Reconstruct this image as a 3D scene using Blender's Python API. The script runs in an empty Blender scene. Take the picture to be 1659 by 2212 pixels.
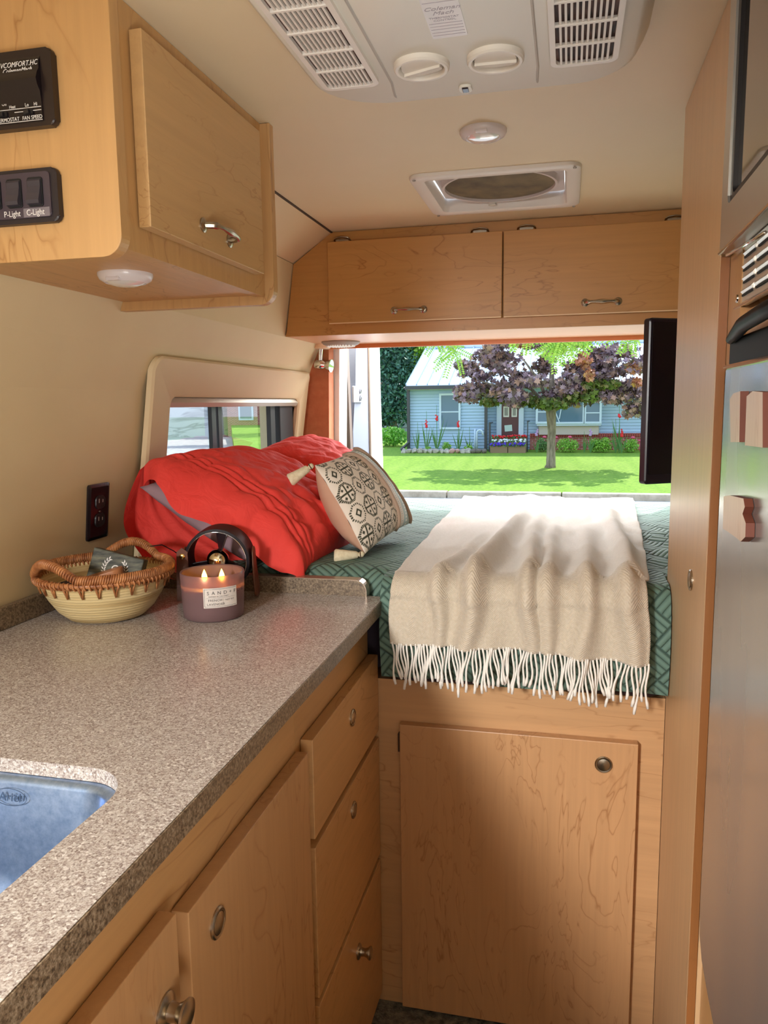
import bpy, bmesh, math, random
from mathutils import Vector, Matrix, noise
sc = bpy.context.scene
col = sc.collection
random.seed(7)
PI = math.pi
# ------------------------------------------------------------------ camera
EYE = Vector((0, 0, 1.36)); FPX = 1666.788
YAW, PITCH, ROLL = .2345928, .1381028, -.01277649
fwd = Vector((-math.sin(YAW)*math.cos(PITCH), math.cos(YAW)*math.cos(PITCH), -math.sin(PITCH)))
rgt0 = Vector((math.cos(YAW), math.sin(YAW), 0)); up0 = rgt0.cross(fwd)
rgt = rgt0*math.cos(ROLL)+up0*math.sin(ROLL); upv = -rgt0*math.sin(ROLL)+up0*math.cos(ROLL)
cd = bpy.data.cameras.new('camera'); cam = bpy.data.objects.new('camera', cd); col.objects.link(cam)
cd.sensor_fit = 'VERTICAL'; cd.sensor_height = 24; cd.lens = FPX/2212*24; cd.clip_start = .02; cd.clip_end = 500
m3 = Matrix((rgt, upv, -fwd)).transposed(); cam.matrix_world = Matrix.Translation(EYE) @ m3.to_4x4()
sc.camera = cam
# ------------------------------------------------------------------ world, sun, daylight through the windows, added fill lamps
w = bpy.data.worlds.new('sky'); sc.world = w; w.use_nodes = True
nt = w.node_tree; bg = nt.nodes['Background']
tcw = nt.nodes.new('ShaderNodeTexCoord'); sx = nt.nodes.new('ShaderNodeSeparateXYZ'); rw = nt.nodes.new('ShaderNodeValToRGB')
nt.links.new(tcw.outputs['Generated'], sx.inputs[0]); nt.links.new(sx.outputs['Z'], rw.inputs[0]); nt.links.new(rw.outputs[0], bg.inputs[0])
rw.color_ramp.elements[0].color = (.86, .93, 1, 1); rw.color_ramp.elements[1].color = (.42, .62, .95, 1); rw.color_ramp.elements[1].position = .8
bg.inputs[1].default_value = 1.7
def light(name, kind, loc, d, energy, color=(1, 1, 1), size=None, sy=None, spread=180):
    l = bpy.data.lights.new(name, kind); o = bpy.data.objects.new(name, l); col.objects.link(o)
    o.location = loc; o.rotation_euler = Vector(d).to_track_quat('-Z', 'Y').to_euler(); l.energy = energy; l.color = color
    if kind == 'AREA': l.shape = 'RECTANGLE'; l.size = size; l.size_y = sy or size; l.spread = math.radians(spread)
    return o
s = light('sun', 'SUN', (0, 0, 20), (-.24, -.64, -.86), 4.6, (1, .96, .88)); s.data.angle = .01
light('windshield_daylight', 'AREA', (-.1, -2.1, 1.5), (0.05, 1, .25), 6, (1, .985, .95), 1.3, .7)
light('driver_window_daylight', 'AREA', (-.84, -1.0, 1.60), (.95, 2.5, -1.7), 22, (1, 1, .98), .40, .22, 85)
light('ceiling_fill', 'AREA', (.60, -.55, .75), (-.42, .55, 1.1), 22, (1, 1, .97), .8, .8, 130)  # added fill aimed up at the ceiling; the right wall has no opening
light('rear_fill', 'AREA', (-.15, 3.55, 2.15), (-.05, -1, -.62), 110, (.97, .99, 1), 1.2, .9)  # added lamp, unseen above the rear opening, for bed glare and ceiling bounce
sc.view_settings.view_transform = 'Standard'; sc.view_settings.look = 'None'; sc.view_settings.gamma = 1
sc.cycles.max_bounces = 8; sc.cycles.caustics_reflective = False; sc.cycles.caustics_refractive = False
sc.view_settings.use_curve_mapping = False; sc.view_settings.exposure = 0.26
# ------------------------------------------------------------------ helpers
def at(px, py, ax, val):
    d = fwd + rgt*((px-829.5)/FPX) - upv*((py-1106)/FPX); i = 'xyz'.index(ax)
    return EYE + d*((val-EYE[i])/d[i])
def S(r, g, b):
    f = lambda c: (c/255/12.92) if c/255 <= .04045 else ((c/255+.055)/1.055)**2.4
    return (f(r), f(g), f(b), 1)
MATS = {}
def M(name, c=(200, 200, 200), rough=.5, metal=0, **k):
    if name in MATS: return MATS[name]
    m = bpy.data.materials.new(name); m.use_nodes = True; b = m.node_tree.nodes['Principled BSDF']
    b.inputs['Base Color'].default_value = S(*c); b.inputs['Roughness'].default_value = rough; b.inputs['Metallic'].default_value = metal
    for kk, v in k.items(): b.inputs[kk.replace('_', ' ')].default_value = v
    MATS[name] = m; return m
class NT:
    def __init__(s, m): s.m = m; s.n = m.node_tree.nodes; s.l = m.node_tree.links; s.b = s.n['Principled BSDF']
    def add(s, t, **k):
        n = s.n.new('ShaderNode'+t)
        for a, v in k.items(): setattr(n, a, v)
        return n
    def link(s, a, b): s.l.new(a, b)
    def val(s, n, **k):
        for a, v in k.items(): n.inputs[a.replace('_', ' ')].default_value = v
        return n
    def math(s, op, a, b=None, c=None):
        n = s.add('Math', operation=op)
        for i, x in enumerate((a, b, c)):
            if x is None: continue
            if isinstance(x, (int, float)): n.inputs[i].default_value = x
            else: s.link(x, n.inputs[i])
        return n.outputs[0]
    def ramp(s, f, stops, interp='LINEAR'):
        r = s.add('ValToRGB'); r.color_ramp.interpolation = interp; e = r.color_ramp.elements
        while len(e) < len(stops): e.new(.5)
        for q, (p, c) in zip(e, stops): q.position = p; q.color = c
        s.link(f, r.inputs[0]); return r.outputs[0]
    def noise(s, vec, scale, detail=2, rough=.5, dist=0):
        n = s.add('TexNoise'); s.val(n, Scale=scale, Detail=detail, Roughness=rough, Distortion=dist)
        if vec: s.link(vec, n.inputs['Vector'])
        return n.outputs['Fac']
    def coord(s, kind='Object', scale=(1, 1, 1), rot=(0, 0, 0), loc=(0, 0, 0)):
        t = s.add('TexCoord'); mp = s.add('Mapping'); mp.inputs['Scale'].default_value = scale; mp.inputs['Rotation'].default_value = rot; mp.inputs['Location'].default_value = loc
        s.link(t.outputs[kind], mp.inputs[0]); return mp.outputs[0]
    def mix(s, f, a, b, mode='MIX'):
        n = s.add('MixRGB', blend_type=mode)
        for i, x in enumerate((f, a, b)):
            if isinstance(x, (int, float, tuple)): n.inputs[i].default_value = x
            else: s.link(x, n.inputs[i])
        return n.outputs[0]
    def bump(s, h, strength=.3, dist=.002):
        n = s.add('Bump'); n.inputs['Strength'].default_value = strength; n.inputs['Distance'].default_value = dist
        s.link(h, n.inputs['Height']); s.link(n.outputs[0], s.b.inputs['Normal'])
    def color(s, c): s.link(c, s.b.inputs['Base Color'])
def wood(name, c, d, axis='z', rough=.38, k=1.0, figure=.5, seed=0):
    if name in MATS: return MATS[name]
    m = M(name, c, rough); t = NT(m); i = 'xyz'.index(axis)
    def sc3(a, b): v = [a]*3; v[i] = b; return tuple(v)
    v = t.coord('Object', sc3(6.5*k, 2.0*k), loc=(seed, seed*.7, seed*.3))
    n = t.noise(v, 1.0, 4, .55, .5)
    l = t.math('PINGPONG', t.math('MULTIPLY', n, 11.0), .5)
    line = t.ramp(l, [(0, (1, 1, 1, 1)), (.03, (.4, .4, .4, 1)), (.10, (0, 0, 0, 1))])
    brk = t.ramp(t.noise(t.coord('Object', sc3(6, 3), loc=(seed+4, 1, 2)), 1.0, 1), [(.42, (0, 0, 0, 1)), (.6, (1, 1, 1, 1))])
    f2 = t.noise(t.coord('Object', sc3(75, 3.0)), 1.0, 3, .6)
    f3 = t.noise(t.coord('Object', sc3(2.2, .8), loc=(seed, 0, 0)), 1.0, 1)
    base = t.mix(t.ramp(f2, [(.3, (0, 0, 0, 1)), (.75, (1, 1, 1, 1))]), S(*c), tuple(x*.86 for x in S(*c)[:3])+(1,))
    base = t.mix(t.math('MULTIPLY', f3, .35), base, S(*d))
    base = t.mix(t.math('MULTIPLY', t.math('MULTIPLY', line, brk), min(1, figure*1.6)), base, S(*d))
    t.color(base); t.bump(f2, .04, .001); return m
def bm_new(): return bmesh.new()
def box(bm, x0, x1, y0, y1, z0, z1, bev=0.0, seg=2, rot=None, pivot=None):
    vs = [bm.verts.new((x, y, z)) for x in (x0, x1) for y in (y0, y1) for z in (z0, z1)]
    F = [bm.faces.new([vs[i] for i in f]) for f in ((0, 1, 3, 2), (4, 6, 7, 5), (0, 4, 5, 1), (2, 3, 7, 6), (0, 2, 6, 4), (1, 5, 7, 3))]
    if bev:
        es = list({e for f in F for e in f.edges})
        r = bmesh.ops.bevel(bm, geom=es, offset=bev, segments=seg, affect='EDGES', profile=.5); vs = list({v for f in r['faces'] for v in f.verts} | {v for v in vs if v.is_valid})
    if rot is not None:
        p = Vector(pivot if pivot else ((x0+x1)/2, (y0+y1)/2, (z0+z1)/2))
        for v in vs: v.co = p + rot @ (v.co-p)
    return vs
def rrect(x0, x1, y0, y1, r, n=6):
    P = []
    for cx, cy, a in ((x1-r, y1-r, 0), (x0+r, y1-r, 90), (x0+r, y0+r, 180), (x1-r, y0+r, 270)):
        for k in range(n+1):
            t = math.radians(a+90*k/n); P.append((cx+r*math.cos(t), cy+r*math.sin(t)))
    return P
def to3(p, ax, v):
    a, b = p
    return (v, a, b) if ax == 'x' else (a, v, b) if ax == 'y' else (a, b, v)
def prism(bm, pts, ax, v0, v1, bev=0, seg=2):
    A = [bm.verts.new(to3(p, ax, v0)) for p in pts]; B = [bm.verts.new(to3(p, ax, v1)) for p in pts]
    n = len(pts); F = [bm.faces.new(A), bm.faces.new(B[::-1])]
    for i in range(n): bm.faces.new((A[i], A[(i+1) % n], B[(i+1) % n], B[i]))
    if bev:
        es = list(set(F[0].edges) | set(F[1].edges)); bmesh.ops.bevel(bm, geom=es, offset=bev, segments=seg, affect='EDGES', profile=.5)
def ring(bm, po, pi, ax, v0, v1):
    n = len(po); L = [[bm.verts.new(to3(p, ax, v)) for p in P] for P, v in ((po, v0), (pi, v0), (pi, v1), (po, v1))]
    for k in range(4):
        a, b = L[k], L[(k+1) % 4]
        for i in range(n): bm.faces.new((a[i], a[(i+1) % n], b[(i+1) % n], b[i]))
def loft(bm, loops, close0=True, close1=True, cyc=True):
    L = [[bm.verts.new(p) for p in lp] for lp in loops]; n = len(L[0])
    for a, b in zip(L, L[1:]):
        for i in range(n if cyc else n-1): bm.faces.new((a[i], a[(i+1) % n], b[(i+1) % n], b[i]))
    if close0: bm.faces.new(L[0][::-1])
    if close1: bm.faces.new(L[-1])
    return L
def lathe(bm, prof, n=32, mtx=None, sxy=(1, 1)):
    mtx = mtx or Matrix(); L = []
    for r, z in prof:
        if r < 1e-6: L.append([bm.verts.new(mtx @ Vector((0, 0, z)))])
        else: L.append([bm.verts.new(mtx @ Vector((r*sxy[0]*math.cos(2*PI*i/n), r*sxy[1]*math.sin(2*PI*i/n), z))) for i in range(n)])
    for a, b in zip(L, L[1:]):
        for i in range(n):
            j = (i+1) % n
            if len(a) == 1 and len(b) == 1: continue
            if len(a) == 1: bm.faces.new((a[0], b[j], b[i]))
            elif len(b) == 1: bm.faces.new((a[i], a[j], b[0]))
            else: bm.faces.new((a[i], a[j], b[j], b[i]))
def frame_z(loc, d, up=(0, 0, 1)):
    return Matrix.Translation(loc) @ Vector(d).to_track_quat('Z', 'Y').to_matrix().to_4x4()
def tube(bm, pts, r, n=8, cyc=False, flat=None):
    pts = [Vector(p) for p in pts]; N = len(pts); L = []
    rr = r if isinstance(r, (list, tuple)) else [r]*N
    pn = None
    for i, p in enumerate(pts):
        a = pts[(i-1) % N] if cyc or i > 0 else p; b = pts[(i+1) % N] if cyc or i < N-1 else p
        t = (b-a).normalized()
        if pn is None: pn = t.orthogonal().normalized()
        pn = (pn - t*pn.dot(t)).normalized(); q = t.cross(pn)
        L.append([p + (pn*math.cos(2*PI*k/n)+q*math.sin(2*PI*k/n))*rr[i] for k in range(n)])
    V = [[bm.verts.new(p) for p in l] for l in L]
    for i in range(N if cyc else N-1):
        a, b = V[i], V[(i+1) % N]
        for k in range(n): bm.faces.new((a[k], a[(k+1) % n], b[(k+1) % n], b[k]))
    if not cyc: bm.faces.new(V[0][::-1]); bm.faces.new(V[-1])
def grid(bm, nu, nv, f, uvf=None, colf=None):
    V = [[bm.verts.new(f(i/nu, j/nv)) for j in range(nv+1)] for i in range(nu+1)]
    uvl = bm.loops.layers.uv.verify() if uvf else None
    cl = bm.loops.layers.float_color.get('Col') or (bm.loops.layers.float_color.new('Col')) if colf else None
    for i in range(nu):
        for j in range(nv):
            fa = bm.faces.new((V[i][j], V[i+1][j], V[i+1][j+1], V[i][j+1]))
            if uvf or colf:
                for lp, (a, b) in zip(fa.loops, ((i, j), (i+1, j), (i+1, j+1), (i, j+1))):
                    if uvf: lp[uvl].uv = uvf(a/nu, b/nv)
                    if colf: lp[cl] = colf(a/nu, b/nv)
    return V
def uvsphere(bm, c, r, nu=12, nv=8, sq=(1, 1, 1)):
    lathe(bm, [(r*math.sin(PI*k/nv) if 0 < k < nv else 0, -r*math.cos(PI*k/nv)) for k in range(nv+1)], nu, Matrix.Translation(c) @ Matrix.Diagonal((*sq, 1)))
WM = {}
def obj(name, bm, mat, parent=None, smooth=False, loc=None, keep=False):
    if not keep: bmesh.ops.recalc_face_normals(bm, faces=bm.faces)
    P = WM[parent.name] if parent else Matrix()
    if loc: Wm = Matrix.Translation(loc)
    else: Wm = P.copy()
    inv = Wm.inverted()
    for v in bm.verts: v.co = inv @ v.co
    me = bpy.data.meshes.new(name); bm.to_mesh(me); bm.free()
    for mm in (mat if isinstance(mat, (list, tuple)) else [mat]): me.materials.append(mm)
    if smooth:
        for p in me.polygons: p.use_smooth = True
        if smooth != True: me.set_sharp_from_angle(angle=math.radians(smooth))
    o = bpy.data.objects.new(name, me); col.objects.link(o)
    if parent: o.parent = parent; o.matrix_local = P.inverted() @ Wm
    else: o.location = Wm.translation
    WM[o.name] = Wm; return o
def tag(o, label, cat, group=None, kind=None):
    o['label'] = label; o['category'] = cat
    if group: o['group'] = group
    if kind: o['kind'] = kind
    return o
def thing(name, loc, label, cat, group=None):
    o = bpy.data.objects.new(name, None); col.objects.link(o); o.location = loc; o.empty_display_size = .05
    WM[o.name] = Matrix.Translation(loc); return tag(o, label, cat, group)
def struct(name, bm, mat, smooth=False):
    o = obj(name, bm, mat, None, smooth); o['kind'] = 'structure'; return o
def text(parent, name, s, size, mtx, mat, depth=.0003, shear=0, align='CENTER', sx=1.0):
    c = bpy.data.curves.new('t', 'FONT'); c.body = s; c.size = size; c.extrude = depth; c.shear = shear; c.align_x = align; c.align_y = 'CENTER'; c.resolution_u = 3
    t = bpy.data.objects.new('t', c); col.objects.link(t); bpy.context.view_layer.update()
    me = bpy.data.meshes.new_from_object(t); bpy.data.objects.remove(t); bm = bmesh.new(); bm.from_mesh(me)
    for v in bm.verts: v.co.x *= sx; v.co = mtx @ v.co
    return obj(name, bm, mat, parent)
def basis(o, x, y): # matrix with local x,y axes
    x = Vector(x).normalized(); z = x.cross(Vector(y)).normalized(); y = z.cross(x)
    m = Matrix((x, y, z)).transposed().to_4x4(); m.translation = o; return m
def fn(x, y, z=0, s=1): return noise.noise(Vector((x*s, y*s, z*s)))
# ------------------------------------------------------------------ materials
maple = wood('maple_upright', (208, 164, 110), (156, 108, 62), 'z', seed=1)
mapleY = wood('maple_along', (208, 162, 108), (154, 104, 58), 'y', seed=3)
mapleX = wood('maple_across', (202, 146, 80), (150, 94, 42), 'x', seed=5)
mapleP = wood('maple_panel', (206, 160, 112), (156, 106, 64), 'z', seed=8, figure=.5)
mapleE = wood('maple_edge', (186, 138, 86), (144, 98, 54), 'z', seed=9, figure=.2)
mapleU = wood('maple_upper', (208, 164, 108), (158, 110, 60), 'z', seed=13)
def fabricmat(name, c, c2, rough=.85, sc_=4, bs=500):
    m = M(name, c, rough); t = NT(m); v = t.coord()
    t.color(t.mix(t.ramp(t.noise(v, sc_, 4, .6), [(.35, (0, 0, 0, 1)), (.7, (1, 1, 1, 1))]), S(*c), S(*c2))); t.bump(t.noise(v, bs, 2), .15, .001); return m
vinyl = fabricmat('cream_vinyl', (222, 202, 160), (216, 194, 152), .62, 2)
vinyl2 = fabricmat('cream_vinyl_panel', (220, 198, 158), (214, 190, 150), .6, 2)
ceilm = fabricmat('ceiling_vinyl', (226, 208, 174), (221, 201, 165), .5, 1.5)
white = M('white_plastic', (214, 206, 194), .42)
whiteG = M('grey_white_plastic', (200, 196, 188), .5)
blackp = M('black_plastic', (26, 22, 24), .42); blackg = M('black_gloss', (10, 8, 12), .45, Specular_IOR_Level=.06)
dark = M('dark_void', (14, 12, 12), .8)
nickel = M('brushed_nickel', (176, 164, 146), .27, 1.0); chrome = M('chrome', (225, 225, 225), .05, 1.0); brass = M('brass', (210, 180, 120), .2, 1.0)
steel = M('stainless', (206, 202, 194), .34, .85); steelD = M('stainless_dark', (130, 124, 118), .34, 1.0)
t = NT(M('carpet', (92, 92, 80), .95)); v = t.coord(); t.color(t.ramp(t.noise(v, 60, 3), [(.3, S(52, 54, 46)), (.7, S(132, 126, 112))])); t.bump(t.noise(v, 220, 2), .8, .006); carpet = t.m
t = NT(M('speckled_laminate', (160, 142, 128), .24)); v = t.coord()
vo = t.add('TexVoronoi'); vo.inputs['Scale'].default_value = 390; t.link(v, vo.inputs['Vector'])
sp = t.add('SeparateColor'); t.link(vo.outputs['Color'], sp.inputs[0])
c1 = t.ramp(sp.outputs[0], [(0, S(112, 94, 88)), (.22, S(156, 142, 134)), (.45, S(180, 170, 162)), (.7, S(200, 194, 188)), (.93, S(234, 230, 226))], 'CONSTANT')
c2 = t.ramp(t.noise(v, 520, 3, .6), [(.35, S(118, 102, 96)), (.5, S(178, 168, 162)), (.68, S(226, 220, 216))])
t.color(t.mix(.5, c1, c2)); lam = t.m
t = NT(M('speckled_laminate_edge', (110, 92, 74), .4)); v = t.coord()
t.color(t.ramp(t.noise(v, 260, 4, .7), [(.35, S(70, 56, 44)), (.5, S(118, 100, 80)), (.68, S(160, 142, 120))])); lamE = t.m

# ================================================================== THE VAN
PROF = [(0, -1.04), (.956, -1.031), (1.2, -1.006), (1.40, -.976), (1.50, -.942), (1.583, -.903), (1.81, -.868), (1.90, -.738)]
def LX(z):
    for (a, b), (c, d) in zip(PROF, PROF[1:]):
        if z <= c: return b+(d-b)*(z-a)/(c-a)
    return PROF[-1][1]
XR = .67
bm = bm_new(); box(bm, -1.1, .75, -2.3, 2.98, -.04, 0); struct('floor', bm, carpet)
bm = bm_new(); po = rrect(-.372, .012, 1.895, 2.265, .03); pi_ = rrect(-.350, -.018, 1.905, 2.25, .02)
# ceiling with the fan opening
def strip(bm, x0, x1, y0, y1, z, th=.05): box(bm, x0, x1, y0, y1, z, z+th)
strip(bm, -1.1, -.35, -2.3, 3.0, 1.9); strip(bm, -.018, .75, -2.3, 3.0, 1.9); strip(bm, -.35, -.018, -2.3, 1.905, 1.9); strip(bm, -.35, -.018, 2.25, 3.0, 1.9)
struct('ceiling', bm, ceilm)
# left wall: profile with the window opening
WY0, WY1, WZ0, WZ1 = 1.766, 2.712, 1.07, 1.386
bm = bm_new()
def wallstrip(y0, y1, z0, z1):
    zs = sorted({z0, z1, *[p[0] for p in PROF if z0 < p[0] < z1 and p[0] <= 1.81]})
    inn = [(LX(z), z) for z in zs]; out = [(-1.12, z) for z in zs[::-1]]
    prism(bm, inn+out, 'y', y0, y1)
wallstrip(-2.3, WY0, 0, 1.81); wallstrip(WY1, 2.98, 0, 1.81); wallstrip(WY0, WY1, 0, WZ0); wallstrip(WY0, WY1, WZ1, 1.81)
struct('wall_left', bm, vinyl)
bm = bm_new(); prism(bm, [(-.735, 1.899), (-.738, 1.91), (-1.1, 1.91), (-1.1, 1.815), (-.868, 1.812)], 'y', -2.3, 2.44); o = struct('trim_1', bm, vinyl2)
bm = bm_new(); prism(bm, [(-.733, 1.8965), (-.733, 1.9), (-.741, 1.9), (-.741, 1.8965)], 'y', 1.5, 2.42); struct('trim_2', bm, M('seam_dark', (70, 55, 45), .7))
bm = bm_new(); box(bm, XR, .75, -2.3, 2.98, 0, 1.9); struct('wall_right', bm, vinyl)
bm = bm_new(); box(bm, -1.1, .75, -2.35, -2.3, 0, 1.3); box(bm, -1.1, .75, -2.35, -2.3, 1.75, 1.95); box(bm, -1.1, -.85, -2.35, -2.3, 1.3, 1.75); box(bm, .5, .75, -2.35, -2.3, 1.3, 1.75); struct('wall_front', bm, vinyl)
# raised cream window surround
bm = bm_new()
def surr(y, z, o): return (LX(z)+o, y, z)
po = rrect(1.655, 2.775, .93, 1.482, .035, 8); pi_ = rrect(WY0, WY1, WZ0, WZ1, .03, 8)
loops = [[surr(y, z, .001) for y, z in po], [surr(y, z, .013) for y, z in rrect(1.656, 2.774, .931, 1.481, .034, 8)], [surr(y, z, .018) for y, z in rrect(1.662, 2.768, .937, 1.475, .03, 8)],
         [surr(y, z, .018) for y, z in rrect(WY0-.006, WY1+.006, WZ0-.006, WZ1+.006, .034, 8)], [surr(y, z, .012) for y, z in pi_], [surr(y, z, -.03) for y, z in pi_]]
loft(bm, loops, False, False); struct('trim_3', bm, vinyl2, 35)
# window in the left wall
wx = -1.006
win = thing('window_1', (wx, 2.24, 1.23), 'black framed sliding window', 'window'); del win['label']; del win['category']; win['kind'] = 'structure'
bm = bm_new(); ring(bm, rrect(WY0-.01, WY1+.01, WZ0-.01, WZ1+.01, .02), rrect(WY0+.018, WY1-.025, WZ0+.01, WZ1-.02, .015), 'x', wx-.02, wx+.012)
o = obj('window_frame', bm, blackp, win)
bm = bm_new(); box(bm, wx-.006, wx+.006, 2.065, 2.092, WZ0, WZ1); obj('sliding_rail', bm, blackp, win)
bm = bm_new(); box(bm, wx-.006, wx+.006, 2.108, 2.132, WZ0, WZ1); obj('sliding_rail', bm, blackp, win)
bm = bm_new(); box(bm, wx-.002, wx+.014, 2.50, 2.54, WZ0, WZ1); box(bm, wx-.002, wx+.02, 2.575, 2.705, WZ0, WZ1, .003); obj('sash_stile', bm, blackp, win)
glass = M('window_glass', (225, 232, 232), .02); t = NT(glass)
for n in [t.b]: t.n.remove(n)
tr = t.add('BsdfTransparent'); gl = t.add('BsdfGlossy'); gl.inputs['Roughness'].default_value = .01; mx = t.add('MixShader'); fr = t.add('Fresnel'); fr.inputs[0].default_value = 1.5
tr.inputs[0].default_value = (.9, .93, .92, 1)
geo = t.add('NewGeometry'); t.link(t.math('MULTIPLY', t.math('ADD', fr.outputs[0], .08), t.math('SUBTRACT', 1, geo.outputs['Backfacing'])), mx.inputs[0]); t.link(tr.outputs[0], mx.inputs[1]); t.link(gl.outputs[0], mx.inputs[2]); t.link(mx.outputs[0], t.n['Material Output'].inputs[0])
bm = bm_new(); box(bm, wx-.006, wx-.002, WY0+.005, 2.08, WZ0, WZ1); obj('pane', bm, glass, win)
bm = bm_new(); box(bm, wx-.014, wx-.010, 2.11, WY1, WZ0, WZ1); obj('pane', bm, glass, win)
bm = bm_new(); prism(bm, [(LX(1.37)-.012, WZ1-.001), (LX(1.37)+.008, WZ1-.001), (LX(1.37)+.014, WZ1-.014), (LX(1.37)+.008, WZ1-.026), (LX(1.37)-.012, WZ1-.026)], 'y', WY0+.004, WY1-.004, .001)
obj('shade_cassette', bm, M('satin_aluminium', (196, 188, 172), .35, .6), win)
# rear: left bulkhead panel, D-pillar
def vpoly(name, pts, y0, y1, mat, bev=0): # polygon in x,z extruded in y
    bm = bm_new(); prism(bm, pts, 'y', y0, y1, bev); return struct(name, bm, mat)
panelO = fabricmat('panel_pillow_tint', (186, 112, 74), (172, 98, 62), .9, 30, 300)  # orange reflection of the red pillow put into the trim panel's colour
vpoly('trim_4', [(-1.1, .5), (-.885, .5), (-.880, 1.2), (-.872, 1.6), (-1.1, 1.6)], 2.80, 2.86, panelO)
vpoly('trim_5', [(-1.1, 0), (-.862, 0), (-.862, 1.2), (-.853, 1.6), (-.835, 1.8), (-1.1, 1.8)], 2.875, 2.985, M('white_paint', (236, 234, 228), .35))
vpoly('trim_6', [(-.872, .3), (-.848, .3), (-.848, 1.2), (-.858, 1.6), (-.878, 1.6)], 2.985, 3.02, M('weather_strip', (92, 78, 68), .8))
bm = bm_new(); box(bm, .42, .75, 2.80, 2.98, 0, 1.9); struct('wall_back', bm, vinyl)
bm = bm_new(); box(bm, -1.1, .75, 2.82, 3.0, 1.60, 1.95); struct('trim_7', bm, M('cream_paint', (222, 214, 200), .5))
bm = bm_new(); box(bm, -1.1, .75, 2.86, 2.98, 0, .74); struct('trim_8', bm, M('dark_sill', (60, 56, 52), .7))
# open left rear door of the van, swung outwards
paint = MATS['white_paint']
dr = thing('rear_van_door', (-.87, 3.3, -.3), 'white rear van door standing open, seen edge-on beside the red pillow', 'van door')
bm = bm_new(); prism(bm, [(3.045, .2), (3.30, .2), (3.30, 1.72), (3.12, 1.72), (3.10, 1.45), (3.045, 1.25)], 'x', -.90, -.853, .004); obj('door_frame', bm, M('pale_grey_metal', (118, 122, 136), .4), dr)
bm = bm_new(); tube(bm, [(-.851, 3.30, .3), (-.850, 3.31, 1.2), (-.850, 3.305, 1.72)], .007, 8); obj('door_seal', bm, M('taupe_rubber', (150, 132, 116), .7), dr)
bm = bm_new(); prism(bm, [(3.32, .2), (3.60, .2), (3.60, 1.1), (3.57, 1.4), (3.56, 1.72), (3.32, 1.72)], 'x', -.93, -.862, .006); obj('inner_panel', bm, paint, dr)
hg = at(772, 852, 'x', -.848)
bm = bm_new(); box(bm, -.853, -.843, hg.y-.07, hg.y+.075, hg.z-.033, hg.z+.033, .004); o = obj('door_strike', bm, M('strike_plate', (186, 188, 194), .4), dr)
bm = bm_new()
for dz in (-.015, .015):
    lathe(bm, [(.012, 0), (.012, .006), (.005, .007), (.005, .004), (0, .004)], 14, frame_z((-.843, hg.y+.02, hg.z+dz), (1, 0, 0)))
obj('bolt_pair', bm, M('bolt_metal', (150, 150, 155), .3, .8), o, 40)
# ------------------------------------------------------------------ overhead rear cabinet
oc = thing('overhead_cabinet', (-.17, 2.6, 1.583), 'long maple overhead cabinet with two flip-up doors above the rear window', 'cabinet')
mx2 = mapleX
bm = bm_new()
out = [(-.900, 1.583), (-.895, 1.60), (-.866, 1.808), (-.736, 1.899), (.64, 1.899), (.64, 1.583)]
prism(bm, out, 'y', 2.42, 2.438); obj('face_panel', bm, mx2, oc)
bm = bm_new(); box(bm, -.90, .64, 2.438, 2.80, 1.583, 1.60); obj('bottom_board', bm, wood('maple_soffit', (222, 176, 134), (190, 130, 84), 'x', seed=2, figure=.2), oc)
bm = bm_new(); box(bm, -.90, .64, 2.80, 2.818, 1.568, 1.66, .001); obj('back_rail', bm, wood('maple_rail', (206, 122, 62), (170, 90, 40), 'x', seed=2, figure=.2), oc)
bm = bm_new(); box(bm, -.11, .40, 2.822, 2.85, 1.574, 1.60); obj('grey_track', bm, M('grey_track', (165, 155, 145), .5), oc)
def pull(parent, c, along, outw, L=.1, s=1.0, name='handle'):
    along = Vector(along).normalized(); outw = Vector(outw).normalized(); c = Vector(c); bm = bm_new(); side = along.cross(outw)
    N = 20; pts = []; rr = []
    for i in range(N+1):
        q = -1+2*i/N; a = abs(q)
        h = .024*s*(1-a**4.5)**.5 if a < 1 else 0
        pts.append(c+along*(q*L/2)+outw*(.0008+h)); rr.append((.0036+.0022*math.cos(q*PI*1.0)**2*(1 if a < .5 else 0)+.002*(a > .7))*s)
    tube(bm, pts, rr, 8)
    for e in (-1, 1): lathe(bm, [(0, 0), (.0115*s, 0), (.0115*s, .002), (.008*s, .0045*s), (0, .006*s)], 16, frame_z(c+along*(e*L/2), outw))
    return obj(name, bm, nickel, parent, 40)
def hinge(parent, c):
    bm = bm_new(); c = Vector(c); pts = [c+Vector((-.026, 0, -.004)), c+Vector((-.024, -.008, .001)), c+Vector((-.018, -.011, .004)), c+Vector((0, -.013, .006)), c+Vector((.018, -.011, .004)), c+Vector((.024, -.008, .001)), c+Vector((.026, 0, -.004))]
    tube(bm, pts, .0028, 6); box(bm, c.x-.02, c.x+.02, c.y-.004, c.y+.001, c.z-.006, c.z+.002); obj('hinge', bm, nickel, parent, 40)
def odoor(x0, x1, hx):
    bm = bm_new(); box(bm, x0, x1, 2.398, 2.418, 1.617, 1.866, .0015); d = obj('cabinet_door', bm, mx2, oc)
    bm = bm_new(); box(bm, x0+.002, x1-.002, 2.396, 2.399, 1.6155, 1.6185); obj('edge_band', bm, M('light_edge', (238, 205, 160), .5), d)
    pull(d, (hx, 2.398, 1.649), (1, 0, 0), (0, -1, 0), .093)
odoor(-.745, -.2015, -.486); odoor(-.1975, .36, .087)
for x in (-.700, -.270, -.132, .283): hinge(oc, (x, 2.418, 1.874))
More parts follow.
